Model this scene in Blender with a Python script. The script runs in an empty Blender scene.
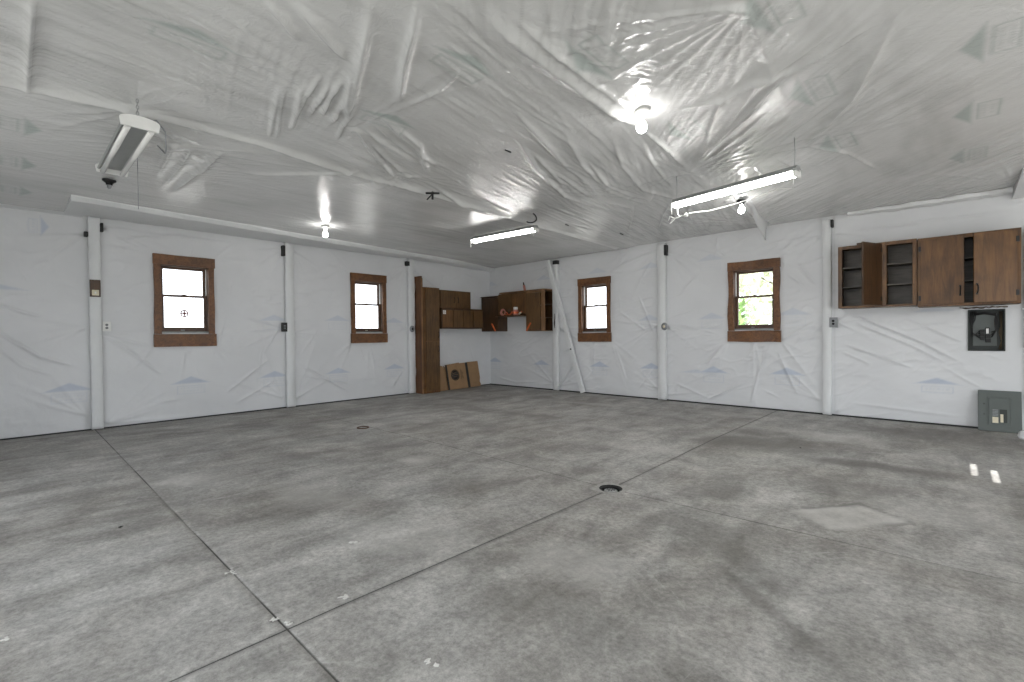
import bpy, bmesh, math, random
import numpy as np
from mathutils import Vector, Matrix

# ------------------------------------------------------------------ camera, sky, sun, exposure
SCN = bpy.context.scene
COL = SCN.collection
F_PX, YAW, PITCH, ROLL = 471.7, -0.7539, -0.011, -0.0101
CAM_H = 1.15
WX, BY, FY, RX, CH = -8.065, 7.826, -1.5, 4.2, 2.764      # left wall, back wall, front wall, right wall, ceiling


def setup_camera():
    def ray(u, v):
        cr, sr = math.cos(ROLL), math.sin(ROLL)
        u, v = cr * u + sr * v, -sr * u + cr * v
        cp, sp = math.cos(PITCH), math.sin(PITCH)
        d, z = cp + sp * v, sp - cp * v
        s, c = math.sin(YAW), math.cos(YAW)
        return Vector((c * u + s * d, -s * u + c * d, z))
    fwd = ray(0, 0)
    rgt = (ray(1, 0) - fwd).normalized()
    up = (fwd - ray(0, 1)).normalized()
    cam = bpy.data.cameras.new('camera')
    o = bpy.data.objects.new('camera', cam)
    COL.objects.link(o)
    cam.sensor_width = 36.0
    cam.lens = F_PX * 36.0 / 1024.0
    cam.clip_start = 0.02
    m = Matrix((rgt, up, -fwd)).transposed().to_4x4()
    m.translation = Vector((0, 0, CAM_H))
    o.matrix_world = m
    SCN.camera = o


setup_camera()
w = bpy.data.worlds.new('sky')
SCN.world = w
w.use_nodes = True
bg = w.node_tree.nodes['Background']
bg.inputs[0].default_value = (0.90, 0.95, 1.0, 1)
bg.inputs[1].default_value = 3.6
sun = bpy.data.lights.new('sun', 'SUN')
sun.energy = 12.0
sun.angle = math.radians(0.12)
sun.color = (1.0, 0.985, 0.96)
so = bpy.data.objects.new('sun', sun)
COL.objects.link(so)
SUN_TAN = math.tan(math.radians(33))
so.rotation_euler = Vector((-1, 0.0, -SUN_TAN)).to_track_quat('-Z', 'Y').to_euler()
so.location = (9, 5, 7)
v = SCN.view_settings
v.view_transform = 'Standard'
v.look = 'None'
v.gamma = 1.0
v.use_curve_mapping = False
v.exposure = 0.0
SCN.cycles.use_denoising = True
SCN.cycles.max_bounces = 10
SCN.cycles.diffuse_bounces = 6
SCN.cycles.sample_clamp_indirect = 6.0
# unseen front-wall door openings, added behind the camera to let daylight in; portals only guide the sky light through them
ADDED_DOORS = [(-5.3, -3.3, 0.0, 2.15), (-2.2, 1.8, 0.0, 2.35)]
ADDED_SIDE_DOOR = (-0.6, 6.6, 0.0, 2.1)          # unseen opening added in the right wall for daylight: y from, y to, z from, z to
for x0, x1, z0, z1, side in [d + (0,) for d in ADDED_DOORS] + [ADDED_SIDE_DOOR + (1,)]:
    li = bpy.data.lights.new('sky_portal', 'AREA')
    li.shape = 'RECTANGLE'
    li.size, li.size_y = x1 - x0, z1 - z0
    li.cycles.is_portal = True
    lo = bpy.data.objects.new('sky_portal', li)
    COL.objects.link(lo)
    lo.location = (RX + 0.02, (x0 + x1) / 2, (z0 + z1) / 2) if side else ((x0 + x1) / 2, FY - 0.1, (z0 + z1) / 2)
    lo.rotation_euler = Vector((-1, 0, 0) if side else (0, 1, 0)).to_track_quat('-Z', 'Z').to_euler()


# ------------------------------------------------------------------ materials
def nodes_of(name):
    m = bpy.data.materials.new(name)
    m.use_nodes = True
    nt = m.node_tree
    return m, nt, nt.nodes['Principled BSDF']


def N(nt, kind, **kw):
    n = nt.nodes.new(kind)
    for k, val in kw.items():
        if k in n.inputs:
            n.inputs[k].default_value = val
        else:
            setattr(n, k, val)
    return n


def plain(name, col, rough=0.5, metal=0.0, spec=0.5, emit=0.0, var=0.12, scale=18.0, bump=0.0):
    m, nt, b = nodes_of(name)
    tc = N(nt, 'ShaderNodeTexCoord')
    no = N(nt, 'ShaderNodeTexNoise', Scale=scale, Detail=4.0)
    nt.links.new(tc.outputs['Object'], no.inputs['Vector'])
    rp = N(nt, 'ShaderNodeValToRGB')
    rp.color_ramp.elements[0].position = 0.3
    rp.color_ramp.elements[1].position = 0.7
    rp.color_ramp.elements[0].color = tuple(c * (1 - var) for c in col) + (1,)
    rp.color_ramp.elements[1].color = tuple(min(1, c * (1 + var)) for c in col) + (1,)
    nt.links.new(no.outputs['Fac'], rp.inputs['Fac'])
    nt.links.new(rp.outputs['Color'], b.inputs['Base Color'])
    b.inputs['Roughness'].default_value = rough
    b.inputs['Metallic'].default_value = metal
    b.inputs['Specular IOR Level'].default_value = spec
    if emit:
        b.inputs['Emission Color'].default_value = tuple(col) + (1,)
        b.inputs['Emission Strength'].default_value = emit
    if bump:
        bu = N(nt, 'ShaderNodeBump', Strength=bump, Distance=0.004)
        nt.links.new(no.outputs['Fac'], bu.inputs['Height'])
        nt.links.new(bu.outputs['Normal'], b.inputs['Normal'])
    return m


def wood(name, dark, light, stretch=(9, 9, 0.7), rough=0.45, knots=True, stain=0.0):
    m, nt, b = nodes_of(name)
    tc = N(nt, 'ShaderNodeTexCoord')
    mp = N(nt, 'ShaderNodeMapping', Scale=stretch)
    nt.links.new(tc.outputs['Object'], mp.inputs['Vector'])
    n1 = N(nt, 'ShaderNodeTexNoise', Scale=3.0, Detail=8.0, Roughness=0.65, Distortion=1.2)
    nt.links.new(mp.outputs['Vector'], n1.inputs['Vector'])
    rp = N(nt, 'ShaderNodeValToRGB')
    rp.color_ramp.elements[0].position = 0.32
    rp.color_ramp.elements[1].position = 0.68
    rp.color_ramp.elements[0].color = tuple(dark) + (1,)
    rp.color_ramp.elements[1].color = tuple(light) + (1,)
    nt.links.new(n1.outputs['Fac'], rp.inputs['Fac'])
    n2 = N(nt, 'ShaderNodeTexNoise', Scale=3.2, Detail=3.0)
    nt.links.new(tc.outputs['Object'], n2.inputs['Vector'])
    r2 = N(nt, 'ShaderNodeValToRGB')
    r2.color_ramp.elements[0].position = 0.30
    r2.color_ramp.elements[1].position = 0.60
    lo = 1 - 0.35 - stain
    r2.color_ramp.elements[0].color = (lo, lo, lo, 1)
    r2.color_ramp.elements[1].color = (1, 1, 1, 1)
    nt.links.new(n2.outputs['Fac'], r2.inputs['Fac'])
    mx = N(nt, 'ShaderNodeMix', data_type='RGBA', blend_type='MULTIPLY')
    mx.inputs[0].default_value = 1.0
    nt.links.new(rp.outputs['Color'], mx.inputs[6])
    nt.links.new(r2.outputs['Color'], mx.inputs[7])
    nt.links.new(mx.outputs[2], b.inputs['Base Color'])
    b.inputs['Roughness'].default_value = rough
    bu = N(nt, 'ShaderNodeBump', Strength=0.25, Distance=0.002)
    nt.links.new(n1.outputs['Fac'], bu.inputs['Height'])
    nt.links.new(bu.outputs['Normal'], b.inputs['Normal'])
    return m


def film(name, base, ink, rough, bump_scale, bump_strength, stretch=(1, 1, 1), spec=0.5, soil_shade=(0.42, 0.42, 0.40)):
    m, nt, b = nodes_of(name)
    tc = N(nt, 'ShaderNodeTexCoord')
    at = N(nt, 'ShaderNodeAttribute', attribute_name='ink')
    sep = N(nt, 'ShaderNodeSeparateColor')
    nt.links.new(at.outputs['Color'], sep.inputs['Color'])
    n0 = N(nt, 'ShaderNodeTexNoise', Scale=1.3, Detail=4.0)
    nt.links.new(tc.outputs['Object'], n0.inputs['Vector'])
    rp = N(nt, 'ShaderNodeValToRGB')
    rp.color_ramp.elements[0].position = 0.3
    rp.color_ramp.elements[1].position = 0.7
    rp.color_ramp.elements[0].color = tuple(c * 0.94 for c in base) + (1,)
    rp.color_ramp.elements[1].color = tuple(min(1, c * 1.04) for c in base) + (1,)
    nt.links.new(n0.outputs['Fac'], rp.inputs['Fac'])
    m1 = N(nt, 'ShaderNodeMix', data_type='RGBA')
    m1.inputs[7].default_value = tuple(ink) + (1,)
    nt.links.new(rp.outputs['Color'], m1.inputs[6])
    nt.links.new(sep.outputs['Red'], m1.inputs[0])
    m2 = N(nt, 'ShaderNodeMix', data_type='RGBA')
    m2.inputs[7].default_value = tuple(soil_shade) + (1,)
    nt.links.new(m1.outputs[2], m2.inputs[6])
    nt.links.new(sep.outputs['Green'], m2.inputs[0])
    nt.links.new(m2.outputs[2], b.inputs['Base Color'])
    b.inputs['Roughness'].default_value = rough
    b.inputs['Specular IOR Level'].default_value = spec
    mp = N(nt, 'ShaderNodeMapping', Scale=stretch)
    nt.links.new(tc.outputs['Object'], mp.inputs['Vector'])
    n1 = N(nt, 'ShaderNodeTexNoise', Scale=bump_scale, Detail=5.0, Roughness=0.55, Distortion=1.5)
    nt.links.new(mp.outputs['Vector'], n1.inputs['Vector'])
    bu = N(nt, 'ShaderNodeBump', Strength=bump_strength, Distance=0.012)
    nt.links.new(n1.outputs['Fac'], bu.inputs['Height'])
    nt.links.new(bu.outputs['Normal'], b.inputs['Normal'])
    return m


def concrete():
    m, nt, b = nodes_of('stained_concrete')
    tc = N(nt, 'ShaderNodeTexCoord')
    at = N(nt, 'ShaderNodeAttribute', attribute_name='ink')
    sep = N(nt, 'ShaderNodeSeparateColor')
    nt.links.new(at.outputs['Color'], sep.inputs['Color'])

    def noise(scale, detail, rough, dist=0.0):
        n = N(nt, 'ShaderNodeTexNoise', Scale=scale, Detail=detail, Roughness=rough, Distortion=dist)
        nt.links.new(tc.outputs['Object'], n.inputs['Vector'])
        return n

    def ramp(src, p0, c0, p1, c1):
        r = N(nt, 'ShaderNodeValToRGB')
        r.color_ramp.elements[0].position, r.color_ramp.elements[1].position = p0, p1
        r.color_ramp.elements[0].color = tuple(c0) + (1,)
        r.color_ramp.elements[1].color = tuple(c1) + (1,)
        nt.links.new(src, r.inputs['Fac'])
        return r

    def mix(a, bb, fac, mode='MULTIPLY'):
        x = N(nt, 'ShaderNodeMix', data_type='RGBA', blend_type=mode)
        for s, i in ((a, 6), (bb, 7), (fac, 0)):
            if hasattr(s, 'links'):
                nt.links.new(s, x.inputs[i])
            else:
                x.inputs[i].default_value = s
        return x.outputs[2]
    def streak(scale, sx, sy, detail, rough, dist=0.0, rot=0.0):
        mp = N(nt, 'ShaderNodeMapping', Scale=(sx, sy, 1))
        mp.inputs['Rotation'].default_value = (0, 0, rot)
        nt.links.new(tc.outputs['Object'], mp.inputs['Vector'])
        n = N(nt, 'ShaderNodeTexNoise', Scale=scale, Detail=detail, Roughness=rough, Distortion=dist)
        nt.links.new(mp.outputs['Vector'], n.inputs['Vector'])
        return n
    big = noise(0.8, 7, 0.62, 0.6)
    mid = noise(3.6, 9, 0.72, 0.5)
    fine = noise(34, 10, 0.85)
    sweep = streak(1.5, 2.4, 0.8, 9, 0.68, 0.5, 0.25)
    scr = streak(9.0, 5.0, 0.6, 6, 0.7, 0.8, -0.5)
    base = ramp(big.outputs['Fac'], 0.34, (0.33, 0.312, 0.288), 0.64, (0.50, 0.493, 0.475)).outputs['Color']
    base = mix(base, ramp(sweep.outputs['Fac'], 0.30, (0.60, 0.59, 0.58), 0.62, (1.10, 1.10, 1.10)).outputs['Color'], 1.0)
    base = mix(base, ramp(mid.outputs['Fac'], 0.33, (0.68, 0.68, 0.68), 0.64, (1.14, 1.14, 1.14)).outputs['Color'], 1.0)
    base = mix(base, ramp(fine.outputs['Fac'], 0.36, (0.55, 0.55, 0.55), 0.64, (1.32, 1.32, 1.32)).outputs['Color'], 0.9)
    base = mix(base, (0.62, 0.61, 0.58, 1), ramp(scr.outputs['Fac'], 0.66, (0, 0, 0), 0.76, (0.55, 0.55, 0.55)).outputs['Color'], 'MIX')
    spots = noise(7.0, 3, 0.5, 2.0)
    base = mix(base, (0.13, 0.125, 0.12, 1), ramp(spots.outputs['Fac'], 0.70, (0, 0, 0), 0.78, (0.5, 0.5, 0.5)).outputs['Color'], 'MIX')
    scuff = noise(1.8, 10, 0.8, 1.0)
    base = mix(base, (0.66, 0.65, 0.62, 1), ramp(scuff.outputs['Fac'], 0.57, (0, 0, 0), 0.74, (0.75, 0.75, 0.75)).outputs['Color'], 'MIX')
    base = mix(base, (0.12, 0.113, 0.105, 1), sep.outputs['Red'], 'MIX')
    base = mix(base, (0.68, 0.67, 0.64, 1), sep.outputs['Green'], 'MIX')
    base = mix(base, (0.03, 0.03, 0.028, 1), sep.outputs['Blue'], 'MIX')
    nt.links.new(base, b.inputs['Base Color'])
    rr = ramp(mid.outputs['Fac'], 0.3, (0.50, 0.50, 0.50), 0.7, (0.70, 0.70, 0.70))
    nt.links.new(rr.outputs['Color'], b.inputs['Roughness'])
    b.inputs['Specular IOR Level'].default_value = 0.28
    bu = N(nt, 'ShaderNodeBump', Strength=0.25, Distance=0.003)
    nt.links.new(fine.outputs['Fac'], bu.inputs['Height'])
    nt.links.new(bu.outputs['Normal'], b.inputs['Normal'])
    return m


def glass():
    m = bpy.data.materials.new('window_glass')
    m.use_nodes = True
    nt = m.node_tree
    nt.nodes.remove(nt.nodes['Principled BSDF'])
    tr = N(nt, 'ShaderNodeBsdfTransparent')
    gl = N(nt, 'ShaderNodeBsdfGlossy', Roughness=0.02)
    mx = N(nt, 'ShaderNodeMixShader')
    mx.inputs[0].default_value = 0.06
    nt.links.new(tr.outputs[0], mx.inputs[1])
    nt.links.new(gl.outputs[0], mx.inputs[2])
    nt.links.new(mx.outputs[0], nt.nodes['Material Output'].inputs['Surface'])
    return m


M = {}
M['wall_film'] = film('white_wall_film', (0.70, 0.708, 0.722), (0.38, 0.45, 0.58), 0.45, 7.0, 0.30, soil_shade=(0.40, 0.40, 0.39))
M['ceiling_film'] = film('white_ceiling_film', (0.69, 0.692, 0.685), (0.31, 0.38, 0.355), 0.22, 16.0, 0.40, (1.0, 1.0, 1.0), 0.7, soil_shade=(0.33, 0.33, 0.32))
M['trim_film'] = film('white_trim_film', (0.72, 0.73, 0.735), (0.4, 0.4, 0.4), 0.42, 14.0, 0.45, (1, 1, 0.45))
M['concrete'] = concrete()
M['collar'] = plain('pale_concrete', (0.36, 0.35, 0.33), 0.7, var=0.2, scale=30)
M['glass'] = glass()
M['casing'] = wood('stained_casing_wood', (0.085, 0.031, 0.009), (0.235, 0.098, 0.030), (7, 7, 7))
M['sash'] = wood('dark_sash_wood', (0.055, 0.024, 0.010), (0.13, 0.060, 0.026), (8, 8, 8))
M['cab'] = wood('brown_cabinet_wood', (0.065, 0.031, 0.009), (0.165, 0.085, 0.028), (9, 9, 0.8))
M['cab_dark'] = wood('dark_cabinet_wood', (0.036, 0.016, 0.006), (0.095, 0.045, 0.016), (9, 9, 0.8))
M['cab_warm'] = wood('worn_maple_stained_wood', (0.092, 0.038, 0.010), (0.20, 0.094, 0.027), (7, 7, 0.7), stain=0.15)
M['cab_edge'] = wood('raw_edge_wood', (0.17, 0.085, 0.035), (0.33, 0.18, 0.085), (9, 9, 0.8))
M['cab_in'] = wood('grey_brown_plywood', (0.055, 0.045, 0.034), (0.12, 0.10, 0.078), (1.0, 9, 9))
M['plank'] = wood('rough_sawn_plank', (0.08, 0.030, 0.010), (0.20, 0.085, 0.030), (8, 8, 0.6))
M['card'] = plain('brown_cardboard', (0.30, 0.185, 0.095), 0.8, var=0.1, scale=6)
M['black'] = plain('black_paint', (0.012, 0.012, 0.012), 0.5)
M['iron'] = plain('dark_iron', (0.03, 0.03, 0.03), 0.4, 0.8)
M['steel'] = plain('galvanised_steel', (0.42, 0.43, 0.43), 0.35, 0.9)
M['white'] = plain('white_plastic', (0.78, 0.78, 0.76), 0.35, var=0.04)
M['track'] = plain('white_vinyl', (0.82, 0.82, 0.80), 0.4, var=0.03)
M['cream'] = plain('cream_plastic', (0.70, 0.64, 0.48), 0.4, var=0.05)
M['grey'] = plain('grey_plastic', (0.25, 0.26, 0.27), 0.45)
M['alu'] = plain('dull_aluminium', (0.24, 0.25, 0.24), 0.4, 0.6)
M['panel'] = plain('grey_green_enamel', (0.095, 0.110, 0.102), 0.4, var=0.06, scale=5)
M['panel_dark'] = plain('dark_panel_interior', (0.030, 0.036, 0.032), 0.5)
M['orange'] = plain('orange_plastic', (0.62, 0.13, 0.035), 0.45)
M['pink'] = plain('faded_pink_plastic', (0.48, 0.20, 0.16), 0.5)
M['copper'] = plain('copper_wire', (0.16, 0.12, 0.07), 0.5, 0.3)
M['rubber'] = plain('black_rubber', (0.015, 0.015, 0.015), 0.6)
M['rust'] = plain('rusty_iron', (0.10, 0.055, 0.035), 0.7)
M['flake'] = plain('white_paint_flake', (0.70, 0.69, 0.66), 0.7)
M['tube_on'] = plain('lit_fluorescent_tube', (1.0, 0.98, 0.95), 0.4, emit=46.0, var=0.0)
M['bulb_on'] = plain('lit_bulb_glass', (1.0, 0.98, 0.95), 0.4, emit=60.0, var=0.0)
M['tube_off'] = plain('unlit_fluorescent_tube', (0.80, 0.80, 0.78), 0.15, var=0.02)
M['reflector'] = plain('grey_reflector_enamel', (0.27, 0.28, 0.275), 0.3, var=0.05)
M['leaf'] = plain('green_leaves', (0.17, 0.30, 0.08), 0.6, var=0.4, scale=3)
M['leaf_hazed'] = plain('hazed_green_leaves', (0.66, 0.70, 0.52), 0.6, var=0.15, scale=1.5)  # lighter than real leaves: haze and backlight put into the colour
M['bark'] = plain('grey_bark', (0.12, 0.09, 0.07), 0.9)
M['gravel'] = plain('pale_gravel', (0.50, 0.49, 0.46), 0.9)
M['sticker_red'] = plain('dull_red_print', (0.30, 0.14, 0.14), 0.6)


# ------------------------------------------------------------------ mesh helpers
class MB:
    """collects shapes, then links them as one mesh object"""

    def __init__(self):
        self.bm = bmesh.new()

    def _merge(self, tmp, mtx=None):
        if mtx is not None:
            bmesh.ops.transform(tmp, matrix=mtx, verts=tmp.verts)
        me = bpy.data.meshes.new('t')
        tmp.to_mesh(me)
        tmp.free()
        self.bm.from_mesh(me)
        bpy.data.meshes.remove(me)

    def box(self, x0, x1, y0, y1, z0, z1, bevel=0.0, mtx=None, seg=2):
        t = bmesh.new()
        bmesh.ops.create_cube(t, size=1.0)
        bmesh.ops.scale(t, vec=(abs(x1 - x0), abs(y1 - y0), abs(z1 - z0)), verts=t.verts)
        bmesh.ops.translate(t, vec=((x0 + x1) / 2, (y0 + y1) / 2, (z0 + z1) / 2), verts=t.verts)
        if bevel:
            bmesh.ops.bevel(t, geom=t.edges[:], offset=bevel, segments=seg, affect='EDGES', profile=0.6)
        self._merge(t, mtx)
        return self

    def board(self, x0, x1, y0, y1, z0, z1, axis='z', n=14, jit=0.004, seed=1, bevel=0.002, ragged=None):
        """box with many sections along its length, its long edges slightly uneven; ragged = extra on one face (axis index, sign, amount)"""
        rng = random.Random(seed)
        lo, hi = [x0, y0, z0], [x1, y1, z1]
        ai = 'xyz'.index(axis)
        oi = [i for i in range(3) if i != ai]
        t = bmesh.new()
        rings = []
        ph = [rng.uniform(0, 6.28) for _ in range(4)]
        for k in range(n + 1):
            a = lo[ai] + (hi[ai] - lo[ai]) * k / n
            d = [jit * (0.7 * math.sin(k * 0.55 + ph[q]) + 0.5 * math.sin(k * 0.21 + 2 * ph[q])) + rng.uniform(-.15, .15) * jit for q in range(4)]
            if ragged:
                wv = ragged[2] * (0.5 + 0.5 * math.sin(k * 0.9 + seed) * math.cos(k * 0.37 + 1)) + rng.uniform(-.1, .1) * ragged[2]
            ring = []
            for (i, j) in ((0, 0), (1, 0), (1, 1), (0, 1)):
                p = [0, 0, 0]
                p[ai] = a
                p[oi[0]] = (lo, hi)[i][oi[0]] + (d[0] if i == 0 else d[1])
                p[oi[1]] = (lo, hi)[j][oi[1]] + (d[2] if j == 0 else d[3]) * 0.4
                if ragged:
                    for q in (0, 1):
                        if oi[q] == ragged[0] and ((i, j)[q] == (1 if ragged[1] > 0 else 0)):
                            p[oi[q]] -= ragged[1] * wv
                ring.append(t.verts.new(p))
            rings.append(ring)
        for k in range(n):
            for i in range(4):
                j = (i + 1) % 4
                t.faces.new((rings[k][i], rings[k][j], rings[k + 1][j], rings[k + 1][i]))
        t.faces.new(rings[0][::-1])
        t.faces.new(rings[-1])
        bmesh.ops.recalc_face_normals(t, faces=t.faces)
        if bevel:
            ed = [e for e in t.edges if len(e.link_faces) == 2 and e.calc_face_angle(0) > 0.9]
            bmesh.ops.bevel(t, geom=ed, offset=bevel, segments=2, affect='EDGES')
        self._merge(t)
        return self

    def tube(self, pts, r, n=8, closed=False):
        pts = [Vector(p) for p in pts]
        t = bmesh.new()
        rings = []
        prev = None
        for k, p in enumerate(pts):
            a = pts[k - 1] if (k > 0 or closed) else pts[0]
            bb = pts[(k + 1) % len(pts)] if (k < len(pts) - 1 or closed) else pts[-1]
            d = (bb - a).normalized()
            if prev is None:
                side = d.orthogonal().normalized()
            else:
                side = (prev - d * prev.dot(d))
                side = side.normalized() if side.length > 1e-6 else d.orthogonal().normalized()
            prev = side
            up = d.cross(side)
            rr = r[k] if isinstance(r, (list, tuple)) else r
            rings.append([t.verts.new(p + (side * math.cos(q) + up * math.sin(q)) * rr) for q in [2 * math.pi * i / n for i in range(n)]])
        m = len(rings)
        for k in range(m if closed else m - 1):
            A, B = rings[k], rings[(k + 1) % m]
            for i in range(n):
                j = (i + 1) % n
                t.faces.new((A[i], A[j], B[j], B[i]))
        if not closed:
            t.faces.new(rings[0][::-1])
            t.faces.new(rings[-1])
        for f in t.faces:
            f.smooth = len(f.verts) == 4
        bmesh.ops.recalc_face_normals(t, faces=t.faces)
        self._merge(t)
        return self

    def lathe(self, prof, n=24, mtx=None, smooth=True):
        """prof: list of (radius, z); closed at ends when radius is 0"""
        t = bmesh.new()
        rings = []
        for r, z in prof:
            if r < 1e-6:
                rings.append([t.verts.new((0, 0, z))])
            else:
                rings.append([t.verts.new((r * math.cos(2 * math.pi * i / n), r * math.sin(2 * math.pi * i / n), z)) for i in range(n)])
        for A, B in zip(rings[:-1], rings[1:]):
            for i in range(n):
                j = (i + 1) % n
                if len(A) == 1 and len(B) == 1:
                    continue
                if len(A) == 1:
                    f = t.faces.new((A[0], B[j], B[i]))
                elif len(B) == 1:
                    f = t.faces.new((A[i], A[j], B[0]))
                else:
                    f = t.faces.new((A[i], A[j], B[j], B[i]))
                f.smooth = smooth
        bmesh.ops.recalc_face_normals(t, faces=t.faces)
        self._merge(t, mtx)
        return self

    def prism(self, poly, y0, y1, mtx=None, bevel=0.0):
        """poly in x,z extruded along y"""
        t = bmesh.new()
        a = [t.verts.new((x, y0, z)) for x, z in poly]
        b = [t.verts.new((x, y1, z)) for x, z in poly]
        t.faces.new(a)
        t.faces.new(b[::-1])
        n = len(poly)
        for i in range(n):
            j = (i + 1) % n
            t.faces.new((a[i], b[i], b[j], a[j]))
        bmesh.ops.recalc_face_normals(t, faces=t.faces)
        if bevel:
            bmesh.ops.bevel(t, geom=t.edges[:], offset=bevel, segments=2, affect='EDGES')
        self._merge(t, mtx)
        return self

    def build(self, name, mat, parent=None, label=None):
        me = bpy.data.meshes.new(name)
        self.bm.to_mesh(me)
        self.bm.free()
        o = bpy.data.objects.new(name, me)
        COL.objects.link(o)
        me.materials.append(mat)
        if parent is not None:
            o.parent = parent
        if label:
            o['label'] = label
        return o


def tag(o, label, cat, group=None):
    o['label'] = label
    o['category'] = cat
    if group:
        o['group'] = group
    return o


def thing(name, loc, rz, label, cat, group=None):
    o = bpy.data.objects.new(name, None)
    o.empty_display_size = 0.1
    COL.objects.link(o)
    o.location = loc
    o.rotation_euler = (0, 0, rz)
    return tag(o, label, cat, group)


def struct(o):
    o['kind'] = 'structure'
    return o


def copy_tree(o, parent=None):
    c = o.copy()
    COL.objects.link(c)
    if parent is not None:
        c.parent = parent
    for ch in [k for k in COL.objects if k.parent == o]:
        copy_tree(ch, c)
    return c


HALF = math.pi / 2
LEFT = HALF            # rotation of a thing mounted on the left wall: local x runs along the wall, local -y faces the room

# ------------------------------------------------------------------ wrinkle fields
RNG = np.random.RandomState(7)


def vnoise(X, Y, scale, seed, octaves=4, gain=0.5):
    out = np.zeros_like(X)
    amp, tot = 1.0, 0.0
    rs = np.random.RandomState(seed)
    for _ in range(octaves):
        g = rs.rand(128, 128)
        x = X * scale + 37.3
        y = Y * scale + 51.7
        xi, yi = np.floor(x).astype(int), np.floor(y).astype(int)
        fx, fy = x - xi, y - yi
        fx, fy = fx * fx * (3 - 2 * fx), fy * fy * (3 - 2 * fy)
        g00, g10 = g[xi % 128, yi % 128], g[(xi + 1) % 128, yi % 128]
        g01, g11 = g[xi % 128, (yi + 1) % 128], g[(xi + 1) % 128, (yi + 1) % 128]
        out += amp * ((g00 * (1 - fx) + g10 * fx) * (1 - fy) + (g01 * (1 - fx) + g11 * fx) * fy)
        tot += amp
        amp *= gain
        scale *= 2.03
    return out / tot


def crease(X, Y, pts, width, amp, taper=0.25, sharp=1.4):
    """raised fold along a polyline"""
    L = [0.0]
    for a, b in zip(pts[:-1], pts[1:]):
        L.append(L[-1] + math.dist(a, b))
    best = np.full_like(X, 1e9)
    par = np.zeros_like(X)
    for k, (a, b) in enumerate(zip(pts[:-1], pts[1:])):
        dx, dy = b[0] - a[0], b[1] - a[1]
        l2 = dx * dx + dy * dy
        t = np.clip(((X - a[0]) * dx + (Y - a[1]) * dy) / l2, 0, 1)
        d = np.hypot(X - a[0] - t * dx, Y - a[1] - t * dy)
        m = d < best
        best = np.where(m, d, best)
        par = np.where(m, (L[k] + t * math.sqrt(l2)) / L[-1], par)
    env = np.clip(np.minimum(par, 1 - par) / max(taper, 1e-3), 0, 1)
    env = env * env * (3 - 2 * env)
    return amp * env * np.exp(-(best / width) ** sharp)


def fan(X, Y, c, a0, a1, n, r1, amp, seed, r0=0.05):
    """folds radiating from a fixing point, angles in degrees"""
    rs = np.random.RandomState(seed)
    dx, dy = X - c[0], Y - c[1]
    r = np.hypot(dx, dy) + 1e-6
    out = np.zeros_like(X)
    near = r < r1 * 1.35
    th = np.arctan2(dy, dx)
    for k in range(n):
        a = math.radians(a0 + (a1 - a0) * (k + rs.uniform(0.2, 0.8)) / n)
        ll = r1 * rs.uniform(0.55, 1.25)
        am = amp * rs.uniform(0.45, 1.0)
        da = (th - a + math.pi) % (2 * math.pi) - math.pi
        da = da - 0.10 * math.sin(k * 2.1) * (r / ll) ** 2
        d = np.abs(r * np.sin(np.clip(da, -1.5, 1.5)))
        wd = 0.012 + 0.030 * np.minimum(r / ll, 1)
        env = np.clip(r / r0, 0, 1) * np.clip(1 - r / ll, 0, 1) ** 0.8
        out += np.where(near & (np.abs(da) < 1.5), am * env * np.exp(-(d / wd) ** 1.5), 0)
    return out


def axis(dense0, dense1, lo, hi, step, coarse, extra=()):
    a = list(np.arange(dense0, dense1 + 1e-6, step))
    if lo < dense0:
        a = list(np.linspace(lo, dense0, max(2, int((dense0 - lo) / coarse) + 1)))[:-1] + a
    if hi > a[-1]:
        a = a + list(np.linspace(a[-1], hi, max(2, int((hi - a[-1]) / coarse) + 1)))[1:]
    a = np.array(a)
    for e in extra:                                       # snap the nearest line to every opening edge
        a[np.abs(a - e).argmin()] = e
    return a


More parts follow.
